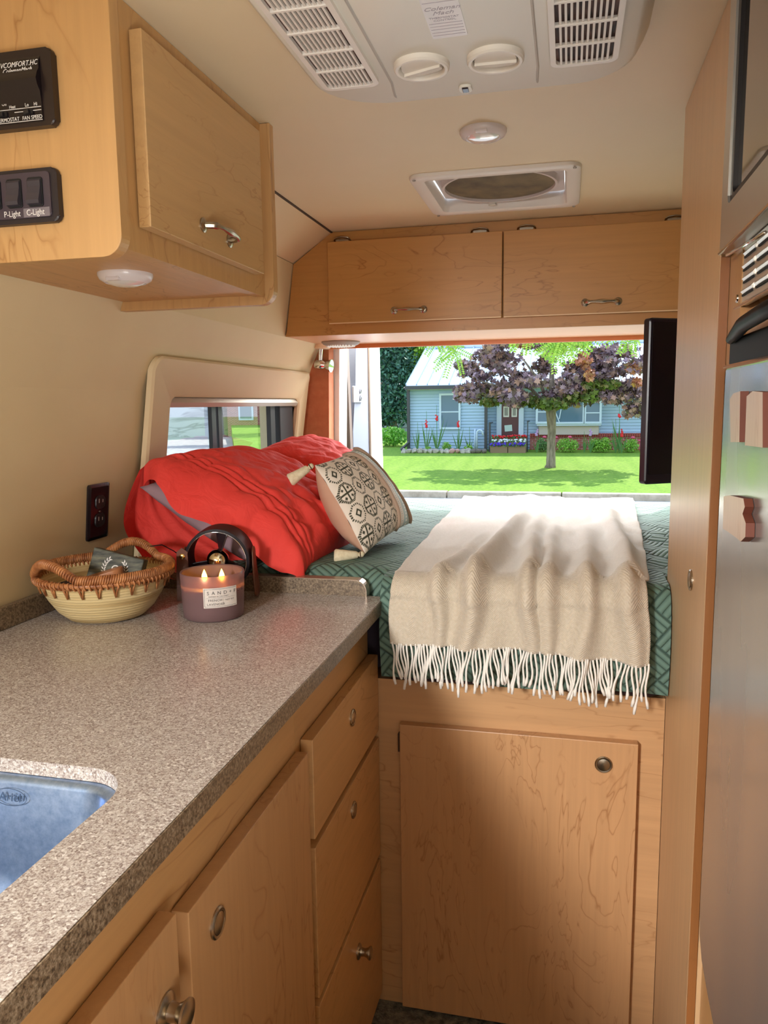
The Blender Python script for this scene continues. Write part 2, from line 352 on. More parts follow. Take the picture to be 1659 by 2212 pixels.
# round speaker under it
spk = thing('round_vent', (-.79, 2.68, 1.583), 'grey round slatted vent disc under the left end of the rear overhead cabinet', 'vent')
bm = bm_new(); lathe(bm, [(0, 0), (.068, 0), (.068, -.004), (.062, -.010), (.052, -.014), (.05, -.008), (0, -.008)], 40, Matrix.Translation((-.79, 2.68, 1.583))); obj('rim', bm, M('grey_plastic', (148, 136, 124), .45), spk, 40)
bm = bm_new()
for k in range(-5, 6):
    hw = math.sqrt(max(0, .05**2-(k*.009)**2)); 
    if hw > .01: box(bm, -.79+k*.009-.0025, -.79+k*.009+.0025, 2.68-hw, 2.68+hw, 1.583-.018, 1.583-.008, rot=Matrix.Rotation(.5, 3, 'Y'))
sl = obj('slats', bm, M('bright_slat', (232, 226, 216), .4), spk)
# chrome reading spot
p0 = at(695, 752, 'y', 2.77)
sp_ = thing('reading_spotlight', (p0.x, p0.y, 1.583), 'small chrome reading spotlight hanging in the rear left corner', 'lamp')
bm = bm_new(); lathe(bm, [(0, 0), (.032, 0), (.032, -.014), (.028, -.017), (0, -.017)], 28, Matrix.Translation((p0.x, p0.y, 1.583))); obj('base', bm, M('cream_base', (232, 204, 168), .3), sp_, 40)
bm = bm_new(); tube(bm, [(p0.x-.008, p0.y, 1.57), (p0.x-.010, p0.y, 1.525)], .0045, 10); tube(bm, [(p0.x+.001, p0.y+.004, 1.57), (p0.x-.004, p0.y+.004, 1.525)], .0025, 8); obj('arm', bm, chrome, sp_, 40)
bm = bm_new(); lathe(bm, [(0, -.03), (.014, -.03), (.017, -.026), (.018, 0), (.014, .006), (.013, .01), (.019, .018), (.024, .034), (.022, .034), (0, .02)], 24, frame_z((p0.x+.003, p0.y, 1.508), (1, -.1, -.12))); obj('lamp_head', bm, chrome, sp_, 40)
# ------------------------------------------------------------------ roof fan
rv = thing('roof_vent_fan', (-.18, 2.08, 1.9), 'white framed square roof vent fan with round screen in the ceiling', 'roof vent')
bm = bm_new(); lp = []
for (d, z) in ((0, 1.9), (.001, 1.893), (.006, 1.89), (.028, 1.889), (.034, 1.892), (.037, 1.902), (.040, 1.935)):
    r0 = max(.012, .035-d*.5); lp.append([(x, y, z) for x, y in rrect(-.385+d, .018-d, 1.885+d, 2.275-d, r0)])
loft(bm, lp, False, False); obj('garnish_frame', bm, M('vent_white', (222, 214, 204), .4), rv, 40)
bm = bm_new(); lp = []
cx, cy = -.183, 2.078
n_ = 28
outer, inner = [], []
for i in range(64):
    a = 2*PI*(i+.5)/64; c_, s_ = math.cos(a), math.sin(a); k = min(.1615/max(1e-6, abs(c_)), .155/max(1e-6, abs(s_))); outer.append((cx+k*c_, cy+k*s_)); inner.append((cx+.150*c_, cy+.150*s_))
L4 = [[(x, y, 1.925) for x, y in outer], [(x, y, 1.918) for x, y in inner], [(cx+(x-cx)*.97, cy+(y-cy)*.97, 1.905) for x, y in inner], [(cx+(x-cx)*.93, cy+(y-cy)*.93, 1.905) for x, y in inner], [(cx+(x-cx)*.92, cy+(y-cy)*.92, 1.918) for x, y in inner]]
loft(bm, L4, False, False); obj('fan_shroud', bm, M('shroud_white', (206, 196, 194), .4), rv, 50)
t = NT(M('vent_screen', (98, 84, 58), .7)); t.color(t.ramp(t.noise(t.coord(), 12, 4, .6), [(.3, S(70, 60, 42)), (.7, S(122, 106, 74))])); t.bump(t.noise(t.coord(), 900, 1), .3, .001)
bm = bm_new(); lathe(bm, [(0, 1.908), (.139, 1.912), (.139, 1.916), (0, 1.916)], 40, Matrix.Translation((cx, cy, 0))); obj('screen', bm, t.m, rv)
bm = bm_new(); box(bm, -.34, -.30, 1.928, 1.948, 1.903, 1.916, .002); obj('latch', bm, M('latch_brown', (70, 62, 55), .5), rv)
bm = bm_new(); box(bm, -.225, -.205, 2.216, 2.226, 1.898, 1.912, .001); obj('thumb_tab', bm, white, rv)
for x, y in ((-.37, 1.90), (.003, 1.90), (-.37, 2.26), (.003, 2.26)):
    bm = bm_new(); lathe(bm, [(0, 1.8872), (.0035, 1.8875), (.004, 1.8895), (0, 1.8895)], 10, Matrix.Translation((x, y, 0))); obj('screw', bm, M('screw_grey', (150, 140, 130), .4, .5), rv)
# ceiling lamp
def puck(name, loc, r, label, knob=True):
    x, y, z = loc; th = thing(name, loc, label, 'lamp')
    bm = bm_new(); lathe(bm, [(0, 0), (r, 0), (r, -.004), (r*.93, -.010), (r*.74, -.015), (r*.70, -.0135), (0, -.0135)], 40, Matrix.Translation(loc)); obj('housing', bm, M('lamp_housing', (222, 214, 216), .25), th, 40)
    bm = bm_new(); lathe(bm, [(r*.69, -.0136), (r*.6, -.017), (r*.35, -.020), (0, -.021)], 32, Matrix.Translation(loc)); obj('lens', bm, M('lamp_lens', (240, 236, 232), .12, 0, Transmission_Weight=.3), th, True)
    bm = bm_new(); box(bm, x-.012, x+.012, y-r*.93, y-r*.70, z-.0155, z-.009, .002); obj('switch', bm, M('lamp_housing'), th)
puck('ceiling_lamp', (-.177, 1.635, 1.9), .047, 'small round white dome lamp on the bare ceiling before the roof vent')
# ------------------------------------------------------------------ air conditioner on the ceiling
ac = thing('ceiling_air_conditioner', (-.157, .9, 1.86), 'large off-white air conditioner shroud on the ceiling, with side grilles', 'air conditioner')
acm = M('ac_shell', (230, 226, 214), .42)
AZ = 1.86; Y0 = .35
def accurve(k, rr=.10):   # bottom outline with rounded rear corners
    x0, x1, y1 = -.395-k, .081+k, 1.34+k; P = [(x0, Y0-k)]
    for i in range(9):
        a = PI-PI/2*i/8; P.append((x0+.11+(.11)*math.cos(a), y1-.10+.10*math.sin(a)))
    for i in range(9):
        a = PI/2-PI/2*i/8; P.append((x1-.08+.08*math.cos(a), y1-.10+.10*math.sin(a)))
    P.append((x1, Y0-k)); return P
bm = bm_new(); loft(bm, [[(x, y, z) for x, y in accurve(k)] for k, z in ((.022, 1.9), (.016, 1.885), (.006, AZ+.004), (0, AZ))], False, True)
shell = obj('housing', bm, acm, ac, 35)
for x0_, y_, x1_, y1_, in ((-.280, Y0, -.286, 1.33), (-.055, Y0, -.058, 1.33)):
    bm = bm_new(); 
    tube(bm, [(x0_, y_, AZ), (x0_, 1.26, AZ), (x1_, 1.31, AZ), (x1_, 1.335, AZ+.004)], .0022, 6); obj('panel_seam', bm, M('seam_shadow', (190, 184, 176), .6), ac, 40)
coil = M('cooling_coil', (74, 52, 46), .7); t = NT(coil); t.color(t.ramp(t.noise(t.coord('Object', (200, 20, 20)), 1, 3), [(.35, S(30, 18, 18)), (.6, S(96, 62, 52)), (.8, S(130, 104, 84))]))
def grille(x0, x1, y0, y1, label):
    bm = bm_new(); ring(bm, rrect(x0-.008, x1+.008, y0, y1+.008, .016), rrect(x0, x1, y0+.002, y1, .010), 'z', AZ-.006, AZ+.0005)
    g = obj('grille_frame', bm, M('grille_white', (230, 222, 212), .4), ac)
    bm = bm_new(); n = 11
    for i in range(1, n):
        x = x0+(x1-x0)*i/n; box(bm, x-.0016, x+.0016, y0, y1, AZ-.005, AZ-.001)
    y = y1-.062
    while y > y0: box(bm, x0, x1, y-.002, y+.002, AZ-.0065, AZ-.001); y -= .062
    obj('louvre', bm, MATS['grille_white'], g)
    bm = bm_new(); box(bm, x0, x1, y0, y1, AZ-.0007, AZ+.0004); o = obj('coil', bm, coil, g)
grille(-.378, -.304, .55, 1.245, ''); grille(-.028, .052, .55, 1.252, '')
def acvent(cx, cy, rot):
    Mx = Matrix.Translation((cx, cy, AZ)) @ Matrix.Diagonal((1, 1, -1, 1))
    bm = bm_new(); lathe(bm, [(.042, 0), (.0415, .006), (.039, .0085), (.035, .0085), (.033, .006), (.0325, .0005)], 40, Mx); a = obj('air_outlet', bm, M('outlet_white', (228, 220, 208), .4), ac, 40)
    Rr = Matrix.Rotation(rot, 4, 'Z')
    bm = bm_new()
    P = [(r*math.cos(q), r*math.sin(q)) for r, q in [(.0305, PI*k/14) for k in range(15)]]
    T0 = Matrix.Translation((cx, cy, AZ)) @ Rr
    loft(bm, [[T0 @ Vector((x, y, -.001)) for x, y in P], [T0 @ Vector((x, y, -.010+y*.25)) for x, y in P]]); obj('vane', bm, MATS['outlet_white'], a)
    bm = bm_new(); P = [(x, -y) for x, y in P][::-1]
    loft(bm, [[T0 @ Vector((x, y, -.001)) for x, y in P], [T0 @ Vector((x, y, -.006-y*.12)) for x, y in P]]); obj('vane', bm, MATS['outlet_white'], a)
acvent(-.223, 1.210, -.35); acvent(-.114, 1.212, .05)
bm = bm_new(); prism(bm, rrect(-.180, -.160, 1.296, 1.322, .007), 'z', AZ-.004, AZ+.001, .001); b_ = obj('sensor_bezel', bm, acm, ac)
bm = bm_new(); box(bm, -.175, -.165, 1.299, 1.316, AZ-.006, AZ-.003, .001); obj('sensor_eye', bm, M('sensor_black', (30, 24, 30), .1), b_)
bm = bm_new(); prism(bm, rrect(-.192, -.144, .95, 1.131, .003), 'z', AZ-.0012, AZ+.0005); lb = obj('sticker', bm, M('sticker_white', (226, 220, 220), .3), ac)
ink = M('faint_ink', (170, 160, 168), .5)
def down(x, y, z): return basis((x, y, z), (1, 0, 0), (0, -1, 0))
z_ = AZ-.0014
text(lb, 'printed_words', 'Coleman', .013, down(-.168, 1.050, z_), ink, .0001, .4); text(lb, 'printed_words', 'Mach', .013, down(-.168, 1.062, z_), ink, .0001, .4)
text(lb, 'printed_words', 'THERMOSTAT', .0062, down(-.168, 1.074, z_), ink, .0001); text(lb, 'printed_words', 'CONTROL', .0062, down(-.168, 1.081, z_), ink, .0001)
bm = bm_new()
for k, y in enumerate((1.034, 1.089, 1.097, 1.105, 1.114, 1.122)):
    bm = bm_new(); box(bm, -.190, -.146, y-.0004, y+.0004, z_-.0002, z_+.0002); obj('printed_rule', bm, ink, lb)
# ------------------------------------------------------------------ upper left cabinet
uc = thing('wall_cabinet', (-.75, 1.2, 1.56), 'maple wall cabinet hung over the worktop, with one square door', 'cabinet')
def sideboard(x1, y0, y1, z0, r, mat, nm):
    bm = bm_new(); P = [(LX(z0)+.002, z0)]
    for i in range(9):
        a = -PI/2+PI/2*i/8; P.append((x1-r+r*math.cos(a), z0+r+r*math.sin(a)))
    P += [(x1, 1.899), (-.745, 1.899), (-.868+.004, 1.812)]
    prism(bm, P, 'y', y0, y1, .0012); return obj(nm, bm, mat, uc)
sideboard(-.578, .95, .972, 1.560, .028, mapleU, 'side_panel'); sideboard(-.571, 1.478, 1.50, 1.560, .030, maple, 'side_panel')
bm = bm_new(); box(bm, -.610, -.590, .972, 1.478, 1.575, 1.899); obj('face_frame', bm, mapleU, uc)
bm = bm_new(); prism(bm, [(-.61, 1.578), (LX(1.578)+.003, 1.578), (LX(1.59)+.003, 1.59), (-.61, 1.59)], 'y', .972, 1.478); obj('bottom_board', bm, mapleY, uc)
bm = bm_new(); box(bm, -.588, -.569, 1.012, 1.425, 1.609, 1.866, .0012); d = obj('cabinet_door', bm, wood('maple_swirl', (210, 170, 116), (164, 116, 68), 'y', seed=22, k=1.5), uc)
pull(d, (-.569, 1.222, 1.643), (0, 1, -.05), (1, 0, 0), .098, 1.0)
puck('under_cabinet_lamp', (-.712, 1.175, 1.578), .044, 'small round white lamp under the maple wall cabinet')
# thermostat panel
def frontplate(x0, x1, z0, z1, r, y0, y1, bm, bev=.002): prism(bm, rrect(x0, x1, z0, z1, r, 5), 'y', y0, y1, bev)
thp = thing('thermostat_panel', (-.72, .95, 1.77), 'black air conditioning thermostat panel on the maple cabinet side', 'thermostat')
bp = M('panel_brown_black', (38, 27, 25), .3)
bm = bm_new(); frontplate(-.80, -.6575, 1.727, 1.822, .007, .938, .9502, bm, .003); obj('bezel', bm, bp, thp)
bm = bm_new(); P = [(.938, 1.812), (.935, 1.805), (.934, 1.796), (.930, 1.790), (.927, 1.782), (.929, 1.775), (.934, 1.768), (.936, 1.752), (.936, 1.735), (.938, 1.733)]
A = [(-.79, y, z) for y, z in P]; B = [(-.674, y, z) for y, z in P]; loft(bm, [A, B]); obj('face', bm, M('satin_black', (26, 18, 22), .2), thp, 30)
wt = M('print_white', (230, 226, 222), .5)
def fr_(x, z, y=.9335): return basis((x, y, z), (1, 0, 0), (0, 0, 1))
text(thp, 'printed_words', 'RVCOMFORT.HC', .0088, fr_(-.706, 1.8035, .9345), wt, .0002, .3, sx=.9); text(thp, 'printed_words', 'ColemanMach', .0080, fr_(-.706, 1.7960, .9335), wt, .0002, .5, sx=.95)
text(thp, 'printed_words', 'THERMOSTAT', .0068, fr_(-.728, 1.7375, .9355), wt, .0002, sx=.9); text(thp, 'printed_words', 'FAN SPEED', .0068, fr_(-.689, 1.7375, .9355), wt, .0002, sx=.9)
text(thp, 'printed_words', 'Off', .0062, fr_(-.730, 1.7575, .9355), wt, .0002, sx=.9); text(thp, 'printed_words', 'Cool', .0055, fr_(-.744, 1.7530, .9355), wt, .0002, sx=.9); text(thp, 'printed_words', 'Heat', .0055, fr_(-.718, 1.7530, .9355), wt, .0002, sx=.9)
text(thp, 'printed_words', 'Lo', .0062, fr_(-.696, 1.7535, .9355), wt, .0002, sx=.9); text(thp, 'printed_words', 'Hi', .0062, fr_(-.683, 1.7535, .9355), wt, .0002, sx=.9)
for (x0_, x1_, z0_) in ((-.79, -.675, 1.7495), (-.745, -.727, 1.7455), (-.715, -.701, 1.7455), (-.689, -.675, 1.7455), (-.79, -.674, 1.7335)):
    bm = bm_new(); box(bm, x0_, x1_, .9350, .9357, z0_, z0_+.0007); obj('printed_rule', bm, wt, thp)
for x in (-.733, -.694):
    bm = bm_new(); box(bm, x-.007, x+.007, .934, .9365, 1.7415, 1.7475); o = obj('slider_slot', bm, M('slot_black', (8, 6, 10), .5), thp)
    bm = bm_new(); box(bm, x-.003, x+.003, .930, .9345, 1.742, 1.747, .0008); obj('slider', bm, blackp, o)
swp = thing('rocker_switch_panel', (-.72, .95, 1.64), 'black rocker switch panel below the thermostat on the cabinet side', 'switch panel')
bm = bm_new(); frontplate(-.82, -.662, 1.607, 1.676, .008, .940, .9502, bm, .003); obj('bezel', bm, M('switch_black', (34, 26, 30), .4), swp)
bm = bm_new(); frontplate(-.81, -.672, 1.6135, 1.671, .005, .938, .942, bm, .001); obj('plate', bm, M('switch_plate', (64, 52, 60), .5), swp)
for x in (-.758, -.726, -.694):
    bm = bm_new(); frontplate(x-.0115, x+.0115, 1.6270, 1.6640, .003, .9365, .9385, bm, .0005); w_ = obj('switch_well', bm, M('slot_black'), swp)
    bm = bm_new(); P = [(.938, 1.6265), (.9300, 1.6275), (.9295, 1.632), (.9325, 1.641), (.9345, 1.650), (.9345, 1.657), (.937, 1.6605)]
    loft(bm, [[(x-.0095, y, z+.002) for y, z in P], [(x+.0095, y, z+.002) for y, z in P]]); obj('rocker', bm, M('rocker_grey', (60, 56, 64), .3), w_)
text(swp, 'printed_words', 'P-Light', .0108, fr_(-.732, 1.6195, .9376), wt, .0002, sx=.85); text(swp, 'printed_words', 'C-Light', .0108, fr_(-.6955, 1.6195, .9368), wt, .0002, sx=.85)
bm = bm_new(); box(bm, -.714, -.674, .9372, .9379, 1.6140, 1.6255); obj('label_tape', bm, M('clear_tape', (120, 112, 118), .15), swp)
# wall outlet
oz = 1.134; ox = LX(oz); tl = math.atan2(.025, .244)
ol = thing('wall_outlet', (ox, 1.501, oz), 'black wall outlet plate on the cream left wall above the basket', 'outlet')
def wallp(y, z, o): # point on leaning wall with offset o outwards
    return (LX(z)+o*math.cos(tl), y, z-o*math.sin(tl)*-1*0)
bm = bm_new(); loft(bm, [[wallp(y, z, 0.0002) for y, z in rrect(1.461, 1.541, 1.072, 1.196, .006)], [wallp(y, z, .004) for y, z in rrect(1.461, 1.541, 1.072, 1.196, .006)], [wallp(y, z, .007) for y, z in rrect(1.468, 1.534, 1.079, 1.189, .004)]])
obj('cover_plate', bm, M('outlet_black', (30, 22, 26), .22), ol)
for z0_ in (1.102, 1.142):
    bm = bm_new(); loft(bm, [[wallp(y, z, .0065) for y, z in rrect(1.483, 1.519, z0_-.002, z0_+.028, .010)], [wallp(y, z, .0095) for y, z in rrect(1.484, 1.518, z0_-.001, z0_+.027, .010)]]); f_ = obj('socket_face', bm, blackp, ol)
    bm = bm_new()
    for yy, hh in ((1.494, .009), (1.508, .007)): loft(bm, [[wallp(y, z, .0092) for y, z in rrect(yy-.0014, yy+.0014, z0_+.012, z0_+.012+hh, .0005, 1)], [wallp(y, z, .0099) for y, z in rrect(yy-.0014, yy+.0014, z0_+.012, z0_+.012+hh, .0005, 1)]])
    obj('slots', bm, M('slot_metal', (190, 180, 170), .3, .5), f_)
bm = bm_new(); lathe(bm, [(0, 0), (.003, 0), (.0025, .0012), (0, .0015)], 10, frame_z(wallp(1.501, 1.134, .0068), (1, 0, .2))); obj('screw', bm, nickel, ol)
# ------------------------------------------------------------------ worktop with sink
CZ = .956
wt_ = thing('worktop', (-.7, .8, CZ), 'long speckled taupe laminate worktop running along the left wall', 'worktop')
SX0, SX1, SY0, SY1 = -.86, -.458, .28, .728
bm = bm_new()
outer = [(-.3705, .0), (-.3705, 1.53), (-.3712, 1.5425), (-.3785, 1.552), (-.390, 1.556), (-1.023, 1.556), (-1.023, 0)]
# slab with hole: rectangular strips meeting a rounded hole
def slab(bm, x0, x1, y0, y1, z0, z1): box(bm, x0, x1, y0, y1, z0, z1)
hole = rrect(SX0, SX1, SY0, SY1, .062, 10); rect = rrect(SX0-.03, SX1+.03, SY0-.03, SY1+.03, .0005, 10)
ring(bm, rect, hole, 'z', CZ-.017, CZ)
ex0, ex1, ey0, ey1 = SX0-.03, SX1+.03, SY0-.03, SY1+.03
slab(bm, -1.023, ex0, -.6, 1.556, CZ-.017, CZ); slab(bm, ex0, ex1, ey1, 1.556, CZ-.017, CZ); slab(bm, ex0, ex1, -.6, ey0, CZ-.017, CZ)
P = [(ex1, -.6), (-.3725, -.6), (-.3725, 1.535), (-.375, 1.547), (-.383, 1.554), (-.395, 1.556), (ex1, 1.556)]
prism(bm, P, 'z', CZ-.017, CZ)
obj('slab', bm, lam, wt_)
bm = bm_new(); P = [(-.3725, -.6), (-.3705, -.6), (-.3705, 1.535), (-.373, 1.5475), (-.3815, 1.5555), (-.392, 1.558), (-.41, 1.558), (-.41, 1.556), (-.395, 1.556), (-.383, 1.554), (-.375, 1.547), (-.3725, 1.535)]
prism(bm, P, 'z', CZ-.028, CZ-.0008); obj('edge_band', bm, lamE, wt_)
bm = bm_new(); box(bm, -1.023, -1.006, -.6, 1.556, CZ, CZ+.042, .003); obj('backsplash', bm, lamE, wt_)
bm = bm_new(); P = [(-1.006, CZ)]+[(-.412-.024+.024*math.cos(a), CZ+.010+.024*math.sin(a)) for a in [i*PI/2/8 for i in range(9)]]+[(-1.006, CZ+.034)]
P.insert(1, (-.412, CZ)); prism(bm, P, 'y', 1.548, 1.572); e = obj('end_backsplash', bm, lamE, wt_)
bm = bm_new(); Q = [(x, z+.0015) for x, z in P[2:]]; Q2 = [(x, z) for x, z in P[2:]]
Q3 = [(-.412+.0018, CZ)]+[(-.412-.024+.0258*math.cos(a), CZ+.010+.0258*math.sin(a)) for a in [i*PI/2/8 for i in range(9)]]+[(-1.006, CZ+.0358)]
loft(bm, [[(x, 1.547, z) for x, z in Q3+Q2[::-1]+[(-.412, CZ)]], [(x, 1.5745, z) for x, z in Q3+Q2[::-1]+[(-.412, CZ)]]]); obj('metal_cap', bm, M('cap_strip', (176, 156, 138), .25, .5), e)
sk = thing('sink', (-.66, .5, CZ-.03), 'stainless steel undermount sink bowl set in the worktop', 'sink')
bm = bm_new(); lp = []
sinkm = M('sink_steel', (150, 172, 206), .3, .9); t = NT(sinkm); t.color(t.ramp(t.noise(t.coord(), 90, 4, .7), [(.35, S(134, 160, 200)), (.65, S(164, 186, 220))]))  # bluish window reflection put into the steel's colour
for d, z, r in ((-.012, -.0172, .07), (0, -.0175, .062), (.006, -.0195, .060), (.010, -.026, .058), (.018, -.13, .06), (.03, -.165, .07), (.06, -.178, .06), (.12, -.18, .05)):
    lp.append([(x, y, CZ+z) for x, y in rrect(SX0+d, SX1-d, SY0+d, SY1-d, r, 10)])
loft(bm, lp, False, True); obj('bowl', bm, sinkm, sk, 50)
pk = at(14, 1727, 'y', SY1-.022)
bm = bm_new(); tube(bm, [(pk.x+.022*math.cos(a), SY1-.0165, pk.z+.0105*math.sin(a)) for a in [2*PI*i/30 for i in range(30)]], .0004, 4, True); o = obj('stamped_oval', bm, M('sink_ink', (60, 80, 110), .5), sk)
text(o, 'stamped_word', 'Ariel', .015, basis((pk.x, SY1-.017, pk.z), (1, 0, 0), (0, 0, 1)), M('sink_ink'), .0003, .15)
# ------------------------------------------------------------------ base cabinets
def knob_flush(parent, c, out, r=.0165):
    bm = bm_new(); lathe(bm, [(0, 0), (r, 0), (r, .002), (r*.9, .0035), (r*.74, .003), (r*.72, .0015), (r*.70, .0030), (r*.4, .0045), (0, .005)], 28, frame_z(c, out)); return obj('push_lock', bm, nickel, parent, 40)
def knob_out(parent, c, out, r=.0165):
    bm = bm_new(); lathe(bm, [(0, 0), (r, 0), (r, .002), (r*.86, .004), (r*.55, .006), (r*.48, .013), (r*.62, .019), (r*.85, .023), (r*.85, .0255), (r*.5, .028), (0, .0285)], 28, frame_z(c, out)); return obj('knob', bm, nickel, parent, 40)
bc = thing('sink_cabinet', (-.7, .3, 0), 'maple base cabinet with two doors under the sink end of the worktop', 'cabinet')
bm = bm_new(); box(bm, -1.02, -.412, -.6, 1.093, 0, .72); box(bm, -.430, -.412, -.6, 1.093, .72, .928); obj('body', bm, mapleY, bc)
def fdoor(parent, y0, y1, z0, z1, nm, mat, hx=None):
    bm = bm_new(); box(bm, -.411, -.390, y0, y1, z0, z1, .0012); return obj(nm, bm, mat, parent)
d = fdoor(bc, .697, 1.096, .06, .817, 'cabinet_door', mapleP); knob_flush(d, (-.390, .762, .760), (1, 0, 0), .0185)
d = fdoor(bc, .25, .672, .06, .835, 'cabinet_door', mapleP); knob_out(d, (-.390, .640, .748), (1, 0, 0), .0185)
dc = thing('drawer_cabinet', (-.7, 1.33, 0), 'maple drawer unit with three drawers beside the bed platform', 'cabinet')
bm = bm_new(); box(bm, -1.02, -.412, 1.094, 1.555, 0, .72); box(bm, -.430, -.412, 1.094, 1.555, .72, .928); obj('body', bm, mapleY, dc)
mD = wood('maple_drawer', (208, 162, 110), (160, 110, 62), 'y', seed=31, figure=.4)
d = fdoor(dc, 1.118, 1.557, .656, .827, 'drawer', mD); knob_flush(d, (-.390, 1.350, .770), (1, 0, 0), .0165)
d = fdoor(dc, 1.118, 1.557, .368, .640, 'drawer', mD); knob_flush(d, (-.390, 1.345, .585), (1, 0, 0), .0165)
d = fdoor(dc, 1.118, 1.557, .03, .352, 'drawer', mD); knob_out(d, (-.390, 1.362, .272), (1, 0, 0), .0155)
# ------------------------------------------------------------------ bed platform
bb = thing('bed_platform', (.1, 2.1, 0), 'maple bed platform with one big storage door facing the aisle', 'bed base')
bm = bm_new(); box(bm, -1.03, .199, 1.562, 1.58, 0, .772); obj('front_panel', bm, wood('maple_platform', (208, 162, 116), (160, 112, 70), 'x', seed=41, figure=.5), bb)
bm = bm_new(); box(bm, -1.03, .199, 1.58, 2.85, .75, .772); box(bm, .199, .66, 1.615, 2.85, .75, .772); obj('bed_board', bm, mapleX, bb)
bm = bm_new(); box(bm, -.340, .149, 1.540, 1.5615, .010, .680, .0015); d = obj('storage_door', bm, wood('maple_big_door', (206, 158, 112), (156, 106, 66), 'z', seed=52, figure=.5, k=1.4), bb)
knob_flush(d, (.083, 1.540, .632), (0, -1, 0), .0175)
bm = bm_new(); box(bm, -.3455, -.3405, 1.547, 1.561, .615, .655); obj('hinge', bm, M('hinge_dark', (80, 60, 44), .4, .6), bb)
mt = bm_new(); box(mt, -.372, .197, 1.535, 2.845, .774, .985, .03, 4); box(mt, .197, .655, 1.62, 2.845, .774, .985, .03, 4); box(mt, -.98, -.374, 1.60, 2.845, .774, .985, .03, 4)
tag(obj('mattress', mt, M('mattress_ticking', (50, 38, 48), .9), None, 40, (.1, 2.2, .774)), 'dark mattress under the green quilt, showing as a strip above the bed platform', 'mattress')
# quilt
def quilt_h(x, y):
    h = .005*fn(x, y, 3, 5)+.002*fn(x, y, 9, 14)
    # rumples at the right
    wgt = max(0, min(1, (x-.14)/.1))*max(0, min(1, (2.6-y)/.5)); h += wgt*.010*math.sin((y*1.0+x*.9)*42+2*fn(x, y, 5, 6))*max(0, math.sin((y-1.5)*2.8))
    return h
def quilt_pt(x, s, y0, lo):
    # s: arc length from the hanging hem up and over
    R_ = .045; H_ = 1.005-R_-lo
    if s < H_: z = lo+s; y = y0-.008-.010*math.sin(s/H_*PI)+.006*fn(x, s, 1, 9); return (x, y+.004*math.sin(x*26), z)
    q = s-H_; arc = R_*PI/2
    if q < arc: a = q/R_; n = quilt_h(x, y0+R_); return (x, y0+R_-R_*math.cos(a)-.008*(1-a/(PI/2)), 1.005-R_+R_*math.sin(a)+n*a/(PI/2))
    y = y0+R_+q-arc; z = 1.005+quilt_h(x, y)
    if y > 2.86: z -= (y-2.86)*3; y = 2.86
    return (x, y, z)
quiltm = M('quilt_green', (96, 132, 118), .75); t = NT(quiltm)
uvn = t.add('TexCoord'); mp = t.add('Mapping'); mp.inputs['Scale'].default_value = (1, 1, 1); mp.inputs['Rotation'].default_value = (0, 0, math.radians(38)); t.link(uvn.outputs['UV'], mp.inputs[0])
sxy = t.add('SeparateXYZ'); t.link(mp.outputs[0], sxy.inputs[0])
U_, V_ = sxy.outputs[0], sxy.outputs[1]; cell = .052
ck = t.math('MODULO', t.math('ADD', t.math('FLOOR', t.math('ADD', t.math('DIVIDE', U_, cell), 200)), t.math('FLOOR', t.math('ADD', t.math('DIVIDE', V_, cell), 200))), 2)
sel = t.math('ADD', t.math('MULTIPLY', U_, ck), t.math('MULTIPLY', V_, t.math('SUBTRACT', 1, ck)))
st = t.math('ABSOLUTE', t.math('SINE', t.math('MULTIPLY', sel, PI/.0130)))
cu = t.math('ABSOLUTE', t.math('SINE', t.math('MULTIPLY', U_, PI/cell))); cv = t.math('ABSOLUTE', t.math('SINE', t.math('MULTIPLY', V_, PI/cell)))
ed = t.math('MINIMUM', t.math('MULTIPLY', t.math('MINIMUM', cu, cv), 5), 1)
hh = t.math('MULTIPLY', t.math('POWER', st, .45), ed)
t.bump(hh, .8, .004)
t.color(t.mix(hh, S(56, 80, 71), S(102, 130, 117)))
bm = bm_new(); X0, X1, y0 = -.374, .198, 1.528; LT = .99-.792+1.5
LT = (1.005-.045-.792)+.045*PI/2+(2.86-y0-.045)+.02
grid(bm, 90, 260, lambda u, v: quilt_pt(X0+(X1-X0)*u, LT*v, y0, .792+.004*math.sin(u*9)), lambda u, v: ((X1-X0)*u, LT*v))
def q2(u, v):
    x = -.985+(.985-.374)*u; return quilt_pt(x, LT2*v, 1.595, .93)
LT2 = (1.005-.045-.93)+.045*PI/2+(2.86-1.595-.045)+.02
grid(bm, 90, 200, q2, lambda u, v: (-.985+.374+.611*u, LT-LT2+LT2*v))
LT3 = (1.005-.045-.93)+.045*PI/2+(2.86-1.64-.045)+.02
grid(bm, 60, 180, lambda u, v: quilt_pt(.198+.455*u, LT3*v, 1.64, .93), lambda u, v: (.198+.374+.455*u, LT-LT3+LT3*v))
qo = obj('quilt', bm, quiltm, None, True, (.1, 2.2, .98)); tag(qo, 'sage green quilt with maze-like stitching, spread over the bed', 'quilt')
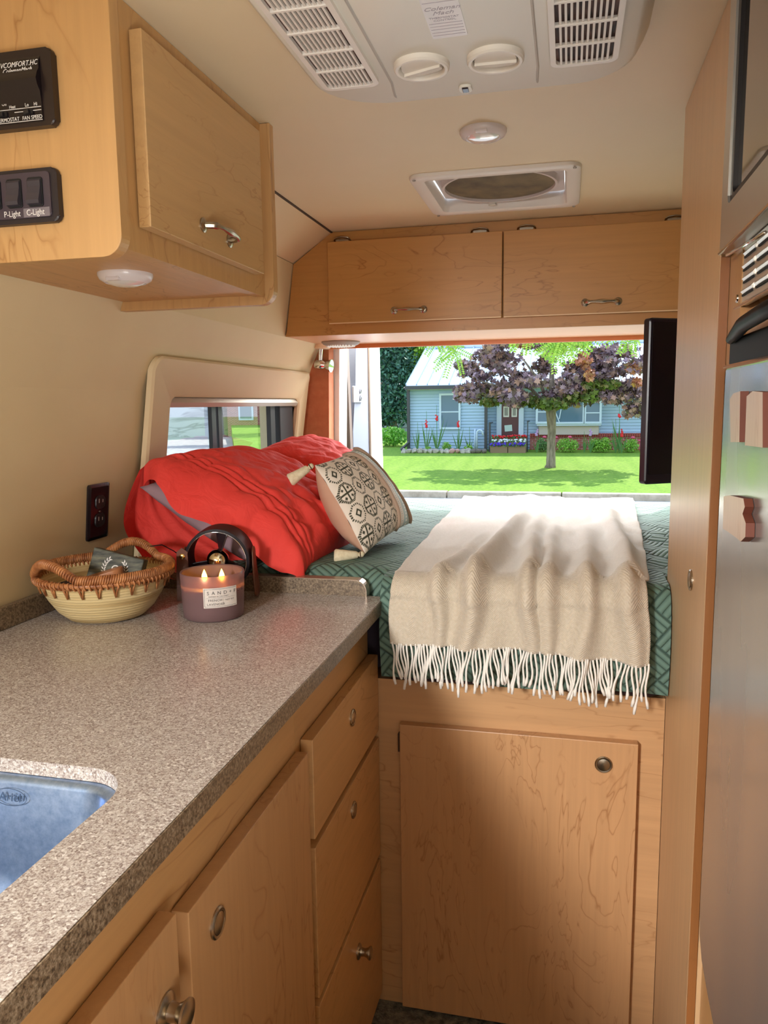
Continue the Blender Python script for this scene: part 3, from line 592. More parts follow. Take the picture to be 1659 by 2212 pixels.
# throw blanket
THL = (1.012-.05-.87)
def edge_x(u, s01): # left/right edges narrow towards the back
    xl = -.341-.03*s01; xr = .150+.075*s01**.8; return xl+(xr-xl)*u
ridges = [(.19, .028, .45, .022), (.335, .040, 1.15, .042), (.555, .034, .85, .034), (.63, .030, .55, .026), (.775, .034, .5, .030), (.93, .038, 1.05, .034)]
def fold(u, s):
    h = 0
    for c, w_, ext, a in ridges:
        cc = c+.05*math.sin(s*2.2+c*9)*s+((.18*s if c < .4 else -.10*s) if s < .6 else (.108 if c < .4 else -.06)); k = max(0, 1-s/ext) if s > 0 else 1
        h += a*(k**.7)*math.exp(-((u-cc)/w_)**2)
    return h
def throw_pt(u, v):
    R_ = .042; y0_ = 1.484; hang = .090+.012*u+.004*math.sin(u*7+1); arc = R_*PI/2; top = 1.315; T_ = hang+arc+top; s = T_*v
    ztop = 1.017
    if s < hang:
        f_ = 1-s/hang; fo = fold(u+.035*f_*math.sin(u*17+2), 0)*(1.0-.35*f_)
        y = y0_-fo-.008*f_*(1+math.sin(u*19+.6))+.004*fn(u*14, s*9, 4); return (edge_x(u, 0)+.010*fn(u*6, s*8, 2)+.006*math.sin(u*20)*f_, y, ztop-R_-hang+s)
    q = s-hang
    if q < arc:
        a = q/R_; fo = fold(u, 0); return (edge_x(u, 0)+.006*fn(u*6, s*8, 2), y0_+R_-(R_+fo*1.0)*math.cos(a)-.004*math.cos(a), ztop-R_+(R_+fo*1.0)*math.sin(a))
    y = y0_+R_+q-arc; s01 = (y-y0_)/1.3
    z = ztop+fold(u, s01)+.008*fn(u*7, y*6, 1)+.004*fn(u*20, y*12, 2)+.006*math.exp(-((y-2.62)/.07)**2)*(1+math.sin(u*30))+quilt_h(edge_x(u, s01), y)*.5
    return (edge_x(u, s01)+.004*fn(u*3, y*5, 7), y, z)
thm = M('throw_wool', (222, 210, 192), .95, Sheen_Weight=.3); t = NT(thm); v = t.coord('UV')
sp2 = t.add('SeparateXYZ'); t.link(v, sp2.inputs[0])
n1 = t.noise(v, 160, 3, .7); tw = t.math('SINE', t.math('MULTIPLY', t.math('ADD', t.math('PINGPONG', sp2.outputs[0], .012), sp2.outputs[1]), 1500))
# twill below, pile above; mostly shade on the hang, painted as a darker band
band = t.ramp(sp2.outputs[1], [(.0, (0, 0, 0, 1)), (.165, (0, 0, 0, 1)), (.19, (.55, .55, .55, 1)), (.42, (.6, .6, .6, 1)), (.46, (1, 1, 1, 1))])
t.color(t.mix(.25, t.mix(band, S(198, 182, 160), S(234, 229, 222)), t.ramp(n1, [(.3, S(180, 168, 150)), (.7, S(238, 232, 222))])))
t.bump(t.math('ADD', t.math('MULTIPLY', n1, .8), t.math('MULTIPLY', tw, .12)), .55, .004)
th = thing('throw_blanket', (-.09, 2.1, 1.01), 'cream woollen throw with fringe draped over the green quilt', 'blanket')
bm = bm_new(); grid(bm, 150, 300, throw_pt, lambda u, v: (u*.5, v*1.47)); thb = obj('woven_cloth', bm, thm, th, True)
so = thb.modifiers.new('s', 'SOLIDIFY'); so.thickness = .004; so.offset = 1
frm = M('fringe_white', (238, 232, 224), .9)
NF = 84
for i in range(NF):
    u = (i+.5)/NF; p = Vector(throw_pt(u, 0)); rr_ = random.Random(i*13+5); L_ = .070+.028*rr_.random()
    cl = (math.sin(i*.9)*.5+math.sin(i*.37+1)*.6)*.010; dx = cl+rr_.uniform(-.006, .006); dy = rr_.uniform(-.004, .004); pts = []; ra = []
    for k in range(9):
        f_ = k/8; pts.append(p+Vector((dx*f_**1.3+.0028*math.sin(f_*6+i), min(0, dy)*f_-.003+.0015*math.sin(f_*5+i*2), .004-L_*f_))); ra.append(.0021 if k < 7 else (.0032 if k == 7 else .0027))
    if i == NF-3 or i == NF-6: L_ += .01
    bm = bm_new(); tube(bm, pts, ra, 6); obj('tassel', bm, frm, th, True)
# ------------------------------------------------------------------ pillows
def pillow_mesh(C, U, V, hu, hv, T, seed, open_end=False, nu=70, nv=90, wr=1.0, flat=.5, q=2.4):
    C, U, V = Vector(C), Vector(U).normalized(), Vector(V); V = (V-U*V.dot(U)).normalized(); N = U.cross(V); top = []; 
    def pt(u, v, side):
        au, av = abs(u), abs(v); fv = (1-av**q) if not (open_end and v < 0) else (1-.62*av**2.0)
        fu = (1-au**q); h = T*max(0, fu*fv)**.5 if fu > 0 else 0
        pin = 1-.05*(1-av**3) ; piv = 1-.05*(1-au**3)
        edgef = (au**6)*.5+.5
        wv = .0045*wr*fn(u*2.6+seed, v*1.7, seed, 1.6)+.0040*wr*(abs(fn(u*1.7+v*1.3+seed, v*3.2-u*1.6, seed+7, 1.7))**.8)*2-.002
        rad = math.exp(-((u-.8)**2+(v+.2)**2)/.5)*.006*math.sin(8*math.atan2(v+.9, u+1.3)*5)*wr
        w_ = (wv*1.6+rad)*min(1, (1-au)*6)*(1 if open_end and v < 0 else min(1, (1-av)*6))
        return C+U*(u*hu*pin)+V*(v*hv*piv)+N*(side*(h+w_*(1 if side > 0 else .4))*(1 if side > 0 else flat))
    return pt
red = M('red_cotton', (226, 58, 48), .8); t = NT(red); v = t.coord(); t.color(t.mix(t.noise(v, 8, 3), S(222, 48, 38), S(232, 74, 66))); t.bump(t.noise(v, 22, 3, .5, 1.0), .5, .009)
def red_pillow(C, U, V, hu, hv, T, seed, label, opened):
    th_ = thing('red_pillow', C, label, 'pillow', None); pt = pillow_mesh(C, U, V, hu, hv, T, seed, opened)
    bm = bm_new(); ext = .26 if opened else 0
    def g(u, v, s):
        uu = -1+2*u; vv = -1-ext+(2+ext)*v
        p = pt(uu, max(-1, vv), s)
        if opened and s < 0 and vv < -.55:
            q_ = min(1, (-.55-vv)/.5); sh = q_*q_*max(0, 1-abs(uu+.25)**2.2/1.4)*(1-abs(uu)**6); p = p+Vector((-.085*sh, -.01*sh, -.125*sh))
        if vv < -1:
            e = (-1-vv)/ext; Vd = Vector(V).normalized(); p = p+Vd*((vv+1)*hv*(1-.85*abs(uu)**5))
            N = Vector(U).normalized().cross(Vd); p += N*(-s*.035*e*(1-abs(uu)**2))+N*(.012*math.sin(uu*7+s)*e)-Vector((0, 0, 1))*(.05*e*e if s > 0 else .0)+Vd*(.02*math.sin(uu*3.0)*e)
        if opened:
            for gv in (-.93, -.86, -.79):   # hem stitching
                p -= (Vector(U).normalized().cross(Vector(V).normalized()))*(.006*math.exp(-((vv-gv)/.014)**2)*s)
        return p
    for s in (1, -1): grid(bm, 110, 150, lambda u, v: g(u, v, s))
    bmesh.ops.remove_doubles(bm, verts=bm.verts, dist=.0006); pc = obj('pillow_case', bm, red, th_, True)
    if opened:
        p2 = pillow_mesh(Vector(C)-Vector((.045, 0, .004)), U, V, hu*.66, hv*.93, T*.72, seed+1, False); bm = bm_new()
        for s in (1, -1): grid(bm, 40, 40, lambda u, v: p2(-1+2*u, -1+2*v, s)+Vector(V)*-.075)
        bmesh.ops.remove_doubles(bm, verts=bm.verts, dist=.0006); obj('pillow_insert', bm, M('grey_lining', (150, 120, 128), .8), th_, True)
red_pillow((-.745, 1.86, 1.100), (.82, -.06, -.50), (.03, 1, -.02), .228, .265, .118, 3, 'bright red pillow nearest the worktop, its open case end showing grey lining', True)
red_pillow((-.745, 2.36, 1.140), (.86, .05, -.42), (-.10, 1, .05), .195, .25, .095, 11, 'coral red pillow farther back against the side window', False)
# patterned cushion
cs = thing('patterned_cushion', (-.48, 1.9, 1.02), 'cream cushion with dark tile pattern and tassels leaning on the red pillows', 'cushion')
Bn, Tn, Bf, Tf = Vector((-.450, 1.69, 1.020)), Vector((-.592, 1.765, 1.218)), Vector((-.405, 2.02, 1.045)), Vector((-.568, 2.05, 1.243))
NRM = (Bf-Bn).cross(Tn-Bn).normalized()
if NRM.x < 0: NRM = -NRM
def cpt(u, v, side):   # u along near->far, v bottom->top, in 0..1
    p = Bn*(1-u)*(1-v)+Bf*u*(1-v)+Tn*(1-u)*v+Tf*u*v; U2, V2 = 2*u-1, 2*v-1
    c = (Bn+Bf+Tn+Tf)/4; k = 1-.06*((1-U2*U2)*abs(V2)**3+(1-V2*V2)*abs(U2)**3); p = c+(p-c)*k
    h = max(0, (1-abs(U2)**(3.4 if U2 > 0 else 2.3))*(1-abs(V2)**2.3))**.55
    return p+NRM*(side*.050*h*(1 if side > 0 else 1.7))+NRM*.002*fn(u*8, v*8, side)
def pattern(u, v):
    X, Y = u*.45, v*.30; cream = (.80, .72, .62, 1); ink_ = (.050, .052, .030, 1); blue = (.40, .49, .47, 1)
    if u > .62:   # end band
        b = (u-.62)/.38
        if .38 < b < .78: return (.74, .72, .66, 1) if (abs(b-.58) < .05 and (v*34) % 1 < .5) else blue
        if b > .88: return (.72, .66, .58, 1)
        return blue if (v*46) % 1 < .35 and (b*8) % 1 < .5 else (.72, .66, .58, 1)
    s_ = .070; a, b = (X/s_), (Y/s_); ia, ib = math.floor(a), math.floor(b); x, y = a-ia-.5, b-ib-.5
    ax_, ay_ = abs(x), abs(y); m_ = max(ax_, ay_, (ax_+ay_)*.72)
    if (ia+ib) % 2 == 0:   # cross with four dots in a jagged octagon
        if .375 < m_ < .48 and ((math.atan2(y, x)*16/PI) % 1) < .8: return ink_
        if m_ < .40 and (ax_ < .036 or ay_ < .036): return ink_
        if abs(ax_-.20)+abs(ay_-.20) < .080: return ink_
    else:                   # dotted octagon with a ring
        if .35 < m_ < .44 and ((math.atan2(y, x)*12/PI) % 1) < .62: return ink_
        d1 = ax_+ay_
        if .10 < d1 < .21 or (d1 < .05): return ink_ if d1 > .05 else cream
    return cream
t = NT(M('cushion_print', (220, 205, 185), .9)); ca = t.add('VertexColor', layer_name='Col'); t.color(ca.outputs[0]); t.bump(t.noise(t.coord(), 700, 2), .25, .001); cpm = t.m
bm = bm_new(); grid(bm, 300, 200, lambda u, v: cpt(u, v, 1), None, pattern); obj('printed_front', bm, cpm, cs, True)
bm = bm_new(); grid(bm, 60, 60, lambda u, v: cpt(u, v, -1)); obj('plain_back', bm, fabricmat('cushion_back', (206, 168, 142), (196, 156, 130), .85, 6), cs, True)
for uu in (.62, .93):
    bm = bm_new(); tube(bm, [cpt(uu, k/40, 1)+NRM*.003 for k in range(41)], .0055, 8); obj('piping', bm, M('taupe_piping', (176, 150, 130), .9), cs, True)
def tassel(p, d, label=None):
    bm = bm_new(); d = Vector(d).normalized(); p = Vector(p); lathe(bm, [(0, -.004), (.006, 0), (.007, .006), (.004, .010), (.009, .014), (.013, .045), (.016, .062), (.013, .066), (0, .064)], 22, frame_z(p, d))
    for v in bm.verts:
        k = math.sin(math.atan2(v.co.z-p.z, v.co.x-p.x)*9); v.co += Vector((k, k, k))*.0006
    tt = obj('corner_tassel', bm, fabricmat('tassel_cotton', (226, 214, 184), (206, 190, 156), .9, 120), cs, 60)
    bm = bm_new(); tube(bm, [p+d*.006+Vector(Matrix.Rotation(a, 3, d) @ d.orthogonal().normalized())*.0065 for a in [2*PI*i/14 for i in range(14)]], .0016, 6, True); obj('binding', bm, M('binding_brown', (92, 70, 50), .8), tt, True)
tassel(Tn+Vector((-.004, -.004, .0)), (-.75, -.25, -.50)); tassel(Bn+Vector((-.004, -.004, .0)), (-1, -.25, -.06))
# ------------------------------------------------------------------ basket and contents
BX, BY = -.876, 1.312
bk = thing('woven_basket', (BX, BY, CZ), 'round coiled bamboo basket with rattan rim and two loop handles', 'basket')
t = NT(M('coiled_bamboo', (216, 192, 140), .55)); v = t.coord('Object', (3, 3, 150)); n1 = t.noise(v, 1, 3, .6)
t.color(t.ramp(n1, [(.3, S(176, 146, 96)), (.45, S(212, 188, 136)), (.7, S(228, 208, 160))])); wv = t.add('TexWave'); wv.bands_direction = 'Z'; t.val(wv, Scale=55.0, Distortion=1.0, Detail=1.0); t.link(t.coord(), wv.inputs['Vector']); t.bump(t.math('ADD', wv.outputs['Fac'], n1), .35, .0015)
bamboo = t.m
bm = bm_new(); pr = [(0, 0), (.058, 0), (.072, .004), (.090, .020), (.106, .044), (.118, .068), (.124, .088), (.120, .088), (.114, .068), (.101, .044), (.085, .022), (.066, .008), (0, .007)]
lathe(bm, pr, 72, Matrix.Translation((BX, BY, CZ))); obj('bowl', bm, bamboo, bk, 50)
rat = M('rattan', (172, 108, 62), .45); t = NT(rat); t.color(t.ramp(t.noise(t.coord(), 70, 3), [(.3, S(132, 74, 38)), (.7, S(196, 134, 84))]))
hA1, hA2 = math.radians(252), math.radians(96)
def hb(a):
    o = 0
    for h in (hA1, hA2):
        d_ = abs((a-h+PI) % (2*PI)-PI); 
        if d_ < .50: o = max(o, math.cos(d_/.50*PI/2)**1.0)
    return o
Cb = Vector((BX, BY, CZ))
def rimp(a, lift): r_ = .125+(.002*lift); return Cb+Vector((r_*math.cos(a), r_*math.sin(a), .093+.028*lift))
bm = bm_new(); N = 220
tube(bm, [rimp(2*PI*i/N, 0)-Vector((0, 0, .006)) for i in range(N)], .0052, 8, True)
tube(bm, [rimp(2*PI*i/N, hb(2*PI*i/N))+Vector((0, 0, .006)) for i in range(N)], .0055, 8, True)
for ph in (0, 1, 2):
    pts = []; K = 1500
    for i in range(K):
        a = 2*PI*i/K; h = hb(a); c = rimp(a, h)+Vector((0, 0, .004)); tq = a*64+ph*2*PI/3; e = Vector((math.cos(a), math.sin(a), 0)); pts.append(c+e*(.0068*math.cos(tq))+Vector((0, 0, 1))*(.0075*math.sin(tq)))
    tube(bm, pts, .0022, 5, True)
K = 1100; pts = []
for i in range(K):
    a = 2*PI*i/K; e = Vector((math.cos(a), math.sin(a), 0)); c = rimp(a, 0)-Vector((0, 0, .007)); tq = -a*84; pts.append(c+e*(.0062*math.cos(tq))+Vector((0, 0, .0062*math.sin(tq))))
tube(bm, pts, .002, 5, True)
obj('braided_rim', bm, rat, bk, True)
bm = bm_new()
for k in range(26):
    a = 2*PI*(k+.5)/26
    for da in (-.055, .035):
        pts = []
        for q in (0, .5, 1): rr_ = .1265-.0075*q; aa = a+da*(1-q); pts.append(Cb+Vector((rr_*math.cos(aa), rr_*math.sin(aa), .088-.026*q)))
        tube(bm, pts, .0019, 5)
obj('stitches', bm, rat, bk, True)
# contents
tn = at(268, 1196, 'y', 1.345)
RT = Matrix.Rotation(math.radians(14), 4, 'Y')
bx = thing('dark_box', (tn.x, 1.345, CZ+.03), 'small dark weathered box with a white laurel wreath, standing in the basket', 'box')
RB = Matrix.Translation((tn.x-.004, 1.33, 1.055)) @ Matrix.Rotation(math.radians(10), 4, 'Z') @ Matrix.Rotation(math.radians(-12), 4, 'X') @ RT
bm = bm_new(); box(bm, -.052, .052, -.012, .012, -.05, .022, .002)
for v in bm.verts: v.co = RB @ v.co
t = NT(M('weathered_dark', (70, 70, 60), .6)); t.color(t.ramp(t.noise(t.coord('Object', (40, 40, 160)), 1, 4), [(.3, S(36, 38, 34)), (.6, S(88, 88, 74)), (.8, S(120, 118, 90))])); obj('body', bm, t.m, bx)
def wreath(s_):
    bm = bm_new()
    for k in range(7):
        a = math.radians(-50+k*17); cx_, cz_ = s_*(.008+.014*math.cos(a)), -.010+.020*math.sin(a)
        for sd in (-1, 1):
            d_ = Vector((-s_*math.sin(a)*.8+s_*sd*.6*math.cos(a), 0, math.cos(a)*.8+sd*.4*math.sin(a))).normalized(); n_ = Vector((-d_.z, 0, d_.x)); c_ = Vector((cx_, -.0125, cz_))
            P4 = [c_, c_+d_*.004+n_*.0013, c_+d_*.008, c_+d_*.004-n_*.0013]; bm.faces.new([bm.verts.new(RB @ p) for p in P4])
    obj('wreath_mark', bm, wt, bx)
wreath(1); wreath(-1)
text(bx, 'letter_mark', 'G', .022, RB @ basis((0, -.0127, -.010), (1, 0, 0), (0, 0, 1)), wt, .0002)
cmbw = wood('warm_wood', (188, 128, 86), (140, 84, 50), 'x', seed=60)
def board(name, cx_, cy_, cz_, L, W, T_, yaw, tilt, mat, label, cat, rounded=.45):
    Mx = Matrix.Translation((cx_, cy_, cz_)) @ Matrix.Rotation(yaw, 4, 'Z') @ Matrix.Rotation(tilt, 4, 'Y'); bm = bm_new()
    prism(bm, rrect(-L/2, L/2, -W/2, W/2, W*rounded, 6), 'z', -T_/2, T_/2, .001)
    for v in bm.verts: v.co = Mx @ v.co
    return tag(obj(name, bm, mat, None, 40, (cx_, cy_, cz_)), label, cat)
board('wooden_brush', -.872, 1.290, CZ+.082, .09, .042, .014, .35, -.28, cmbw, 'rounded wooden brush lying in the basket before the dark box', 'brush')
cb = thing('wooden_comb', (-.83, 1.30, CZ+.06), 'wooden comb with fine teeth lying across the basket contents', 'comb')
bm = bm_new(); Mx = Matrix.Translation((-.832, 1.270, CZ+.088)) @ Matrix.Rotation(.5, 4, 'Z') @ Matrix.Rotation(-.1, 4, 'Y')
box(bm, -.05, .05, .0, .012, -.002, .002, .001)
for v in bm.verts: v.co = Mx @ v.co
obj('spine', bm, cmbw, cb)
bm = bm_new()
for k in range(20): box(bm, -.048+k*.005, -.045+k*.005, -.022, 0, -.0015, .0015)
for v in bm.verts: v.co = Mx @ v.co
o = obj('teeth', bm, wood('comb_teeth', (160, 104, 66), (120, 70, 40), 'x', seed=61), cb)
board('black_pouch', -.905, 1.265, CZ+.060, .08, .05, .02, -.2, .1, M('pouch_black', (36, 30, 44), .6), 'flat black pouch at the bottom of the basket by the front handle', 'pouch', .2)
board('wooden_soap_dish', -.885, 1.315, CZ+.045, .11, .08, .02, .9, .05, wood('plain_wood', (186, 138, 92), (140, 90, 52), 'x', seed=66), 'pale wooden board lying flat under the other things in the basket', 'board', .2)
# ------------------------------------------------------------------ candle
CX, CY = -.668, 1.352
cn = thing('candle', (CX, CY, CZ), 'lit two-wick candle in a frosted mauve glass jar', 'candle')
t = NT(M('mauve_glass', (206, 164, 166), .30, 0, Transmission_Weight=.75, IOR=1.3)); mg = t.m; mg.node_tree.nodes['Principled BSDF'].inputs['Alpha'].default_value = 1
Rj = .0605
bm = bm_new(); lathe(bm, [(0, 0), (.054, 0), (.0575, .003), (Rj-.002, .02), (Rj, .06), (Rj+.001, .088), (Rj, .0895), (Rj-.003, .088), (Rj-.0035, .066)], 64, Matrix.Translation((CX, CY, CZ))); obj('glass_jar', bm, mg, cn, 50)
t = NT(M('mauve_wax', (176, 132, 134), .5, 0, Subsurface_Weight=.6, Subsurface_Radius=(.03, .012, .008), Subsurface_Scale=1.0))
bm = bm_new(); lathe(bm, [(0, .012), (.0555, .012), (Rj-.004, .02), (Rj-.0038, .060), (Rj-.006, .0585), (0, .058)], 64, Matrix.Translation((CX, CY, CZ))); obj('wax', bm, t.m, cn, 50)
flm = M('flame', (255, 200, 90), .5); b_ = NT(flm).b; b_.inputs['Emission Color'].default_value = S(255, 190, 70); b_.inputs['Emission Strength'].default_value = 14
for fx, fy in ((-.016, -.004), (.015, .008)):
    bm = bm_new(); tube(bm, [(CX+fx, CY+fy, CZ+.057), (CX+fx, CY+fy, CZ+.066)], .0012, 6); wk = obj('wick', bm, dark, cn)
    bm = bm_new(); lathe(bm, [(0, .0), (.0046, .004), (.0062, .010), (.0046, .018), (.002, .025), (0, .029)], 16, Matrix.Translation((CX+fx+.001, CY+fy, CZ+.063))); obj('flame', bm, flm, wk, True)
    l_ = bpy.data.lights.new('candle_flame_light', 'POINT'); lo = bpy.data.objects.new('candle_flame_light', l_); col.objects.link(lo); lo.location = (CX+fx, CY+fy, CZ+.078); l_.energy = .5; l_.color = (1, .5, .18); l_.shadow_soft_size = .004
def onjar(a, z, r=Rj+.0016): return Vector((CX+r*math.sin(a), CY-r*math.cos(a), CZ+z))
bm = bm_new(); A0, A1 = .16, .98
V = grid(bm, 24, 1, lambda u, v: onjar(A0+(A1+.25-A0)*u, .030+.038*v)); lab = obj('paper_label', bm, M('label_paper', (216, 206, 198), .6), cn, True)
def ontext(s_, size, a0, z0, sp_=1.0, mat=None, al='LEFT'):
    c = bpy.data.curves.new('t', 'FONT'); c.body = s_; c.size = size; c.space_character = sp_; c.align_x = al; c.resolution_u = 2
    t_ = bpy.data.objects.new('t', c); col.objects.link(t_); bpy.context.view_layer.update(); me = bpy.data.meshes.new_from_object(t_); bpy.data.objects.remove(t_); bm = bmesh.new(); bm.from_mesh(me)
    for v in bm.verts: v.co = onjar(a0+v.co.x/Rj, z0+v.co.y, Rj+.0022)
    obj('printed_words', bm, mat or M('label_ink', (84, 80, 84), .6), lab, keep=True)
ontext('SAND+FOG', .0092, .27, .0555, 1.9); ontext('INSPIRED BY THE COAST', .0030, .32, .0508, 1.1); ontext('FRENCH', .0062, .30, .0425, 1.1); ontext('LAVENDER', .0062, .26, .0350, 1.1); ontext('NET WT', .0044, .82, .0425, 1.1)
bm = bm_new()
for (a0, a1, z0, z1) in ((.19, 1.2, .0655, .0660), (.19, 1.2, .0322, .0327), (.19, .198, .0322, .066), (.24, 1.15, .0488, .0491), (.74, .745, .034, .047)): grid(bm, 16, 1, lambda u, v: onjar(a0+(a1-a0)*u, z0+(z1-z0)*v, Rj+.0022))
obj('printed_border', bm, M('label_ink'), lab)
# ------------------------------------------------------------------ little fan
FX, FY, FZ = -.710, 1.475, CZ+.088
fan = thing('desk_fan', (FX, FY, CZ), 'small black desk fan with a brown leather strap stand, behind the candle', 'fan')
FD = Vector((.22, -1, -.04)).normalized(); FM = basis((FX, FY, FZ), Vector((1, .22, 0)), Vector((0, -.04, 1)))
bm = bm_new(); Ro, Ri = .068, .062
lathe(bm, [(Ri, -.032), (Ro, -.032), (Ro+.001, 0), (Ro, .03), (Ri, .032), (Ri-.001, 0), (Ri, -.032)], 64, FM @ Matrix.Translation((0, 0, 0))); obj('drum', bm, M('fan_black', (20, 12, 20), .5, Specular_IOR_Level=.25), fan, 50)
bm = bm_new(); tube(bm, [FM @ Vector((Ri*math.cos(a), Ri*math.sin(a), .032)) for a in [2*PI*i/60 for i in range(60)]], .0005, 6, True); obj('chrome_ring', bm, chrome, fan, True)
for k in range(3):
    a0 = math.radians(80+k*120); bm = bm_new()
    def bl(u, v):
        r_ = .014+.044*u; a = a0+(-.28+.62*v)*(1-.2*u); return FM @ Vector((r_*math.cos(a), r_*math.sin(a), .010-.022*v+.004*u))
    V = grid(bm, 8, 8, bl); o = obj('blade', bm, M('blade_dark', (46, 34, 38), .3), fan, True); so = o.modifiers.new('s', 'SOLIDIFY'); so.thickness = .0015
bm = bm_new(); uvsphere(bm, FM @ Vector((0, 0, .016)), .0235, 28, 18); obj('hub', bm, M('hub_mirror', (232, 224, 200), .04, 1.0), fan, True)
lea = M('brown_leather', (98, 52, 30), .45); t = NT(lea); t.bump(t.noise(t.coord(), 300, 3), .2, .001)
bm = bm_new()
def strap(u, v):  # foot at the left, over nothing at top, feet both sides
    a = math.radians(-62)+math.radians(304)*u; return FM @ Vector(((Ro+.004)*math.cos(a), (Ro+.003)*math.sin(a), (-.5+v)*.040))
# two leather legs with rounded foot
for sd in (-1, 1):
    bm = bm_new(); zc = FM.translation.z
    def lg(u, v):
        z = .085-.170*v; wid = (.012+.013*min(1, v*1.3))*(1 if v > .07 else math.sqrt(max(.05, v/.07)))*(1 if v < .93 else math.sqrt(max(.05, (1-v)/.07)))
        xx = sd*(Ro+.004+.006*v*v); z2 = .025-.108*v
        return FM @ Vector((xx, z2, (-1+2*u)*wid))
    grid(bm, 6, 24, lg); o = obj('leather_leg', bm, lea, fan, True); so = o.modifiers.new('s', 'SOLIDIFY'); so.thickness = .003; so.offset = 0
    if sd < 0:
        bm = bm_new(); lathe(bm, [(0, 0), (.008, 0), (.0078, .002), (.005, .004), (0, .0045)], 18, frame_z(FM @ Vector((-Ro-.0055, .008, .004)), FM.to_3x3() @ Vector((-1, 0, 0)))); obj('rivet', bm, brass, o, 40)
# a leg panel visible from the front at left
bm = bm_new(); P = [(-.011, .022), (.0, .030), (.011, .022), (.012, -.02), (.014, -.084), (-.016, -.084), (-.014, -.02)]
loft(bm, [[FM @ Vector((-Ro-.002+x, y, .030)) for x, y in P], [FM @ Vector((-Ro-.002+x, y, .033)) for x, y in P]]); o = obj('leather_tab', bm, lea, fan)
bm = bm_new(); lathe(bm, [(0, 0), (.0062, 0), (.006, .0016), (.004, .003), (0, .0032)], 18, frame_z(FM @ Vector((-Ro-.002, .012, .033)), FM.to_3x3() @ Vector((0, 0, 1)))); obj('rivet', bm, brass, o, 40)
bm = bm_new(); tube(bm, [at(325, 1180, 'y', 1.42), at(350, 1177, 'y', 1.45), at(375, 1190, 'y', 1.49), at(392, 1202, 'y', 1.50)], .0012, 6)
tag(obj('power_cord', bm, blackp, None, True, (-.8, 1.45, 1.05)), 'thin black cord running from the basket to the little fan', 'cord')
# ------------------------------------------------------------------ right side: wardrobe, appliance column
wd = thing('wardrobe', (.43, 1.39, 0), 'tall maple wardrobe rising from floor to ceiling at the right', 'wardrobe')
bm = bm_new(); box(bm, .2, .662, 1.182, 1.612, 0, 1.899, .001); obj('body', bm, wood('maple_tall', (210, 172, 130), (184, 140, 96), 'z', rough=.33, seed=71, figure=.12), wd)
bm = bm_new(); box(bm, .2004, .212, 1.1785, 1.1818, 0, 1.556); obj('dark_strip', bm, wood('maple_dark_strip', (150, 96, 52), (112, 66, 34), 'z', seed=75, figure=.2), wd)  # added strip, darkens this narrow side of the wardrobe
pk = at(1493, 1253, 'x', .2); knob_flush(wd, (.2, pk.y, pk.z), (-1, 0, 0), .0175)
ap = thing('appliance_cabinet', (.43, .8, 0), 'maple appliance housing holding microwave and fridge', 'cabinet')
bm = bm_new(); box(bm, .235, .66, .15, 1.180, 1.40, 1.899); box(bm, .43, .66, .15, 1.18, .50, 1.40); box(bm, .22, .66, .15, 1.18, 0, .50); box(bm, .235, .43, 1.165, 1.18, .50, 1.40); obj('body', bm, maple, ap)
bm = bm_new(); box(bm, .2125, .235, 1.10, 1.1780, 1.40, 1.556); obj('stile', bm, mapleE, ap)
bm = bm_new(); box(bm, .221, .2352, .2, 1.10, 1.437, 1.475, .001); obj('rail', bm, wood('maple_rail2', (208, 154, 100), (160, 104, 60), 'y', seed=72), ap)
mw = thing('microwave', (.3, .8, 1.557), 'stainless microwave oven with mirror-dark door above the fridge', 'microwave')
bm = bm_new(); ring(bm, rrect(.30, 1.168, 1.557, 1.899, .002, 2), rrect(.40, 1.128, 1.612, 1.88, .012, 2), 'x', .196, .234); obj('steel_surround', bm, steel, mw)
bm = bm_new(); tube(bm, [(.1965, .3, 1.5585), (.1965, 1.167, 1.5585)], .003, 8); obj('lower_lip', bm, chrome, mw, True)
bm = bm_new(); ring(bm, rrect(.40, 1.128, 1.612, 1.88, .012, 6), rrect(.405, 1.112, 1.622, 1.88-.004, .010, 6), 'x', .199, .230); obj('gasket', bm, blackp, mw)
mir = M('mirror_glass', (150, 138, 122), .03, .95)
bm = bm_new(); box(bm, .204, .22, .405, 1.112, 1.622, 1.876, .001); g_ = obj('glass_door', bm, mir, mw)
gv = thing('steel_vent_grille', (.22, .9, 1.5), 'stainless louvred vent grille between the microwave and the fridge', 'vent grille')
bm = bm_new(); box(bm, .214, .222, .40, 1.135, 1.480, 1.556, .002); pl = obj('plate', bm, steel, gv)
bm = bm_new(); tube(bm, [(.213, .40, 1.481), (.213, 1.135, 1.481)], .0022, 8); obj('bottom_lip', bm, chrome, pl, True)
for r_ in range(4):
    z0_ = 1.4935+r_*.0155
    for c_ in range(7):
        y1_ = 1.095-c_*.075-(r_ % 2)*.004
        bm = bm_new(); prism(bm, [(.2142, z0_), (.2108, z0_+.0035), (.2142, z0_+.0075)], 'y', y1_-.060, y1_); lv = obj('louvre', bm, steel, gv)
        bm = bm_new(); box(bm, .2120, .2139, y1_-.058, y1_-.002, z0_-.0026, z0_-.0002); obj('slot', bm, dark, lv)
bm = bm_new(); lathe(bm, [(0, 0), (.006, 0), (.0055, .003), (0, .004)], 16, frame_z((.2138, 1.120, 1.492), (-1, 0, 0))); obj('rivet', bm, chrome, gv, 40)
bm = bm_new(); tube(bm, [(.199, 1.13, 1.5495), (.207, 1.05, 1.548), (.2115, .98, 1.547)], .0022, 8); obj('latch_pin', bm, chrome, gv, True)
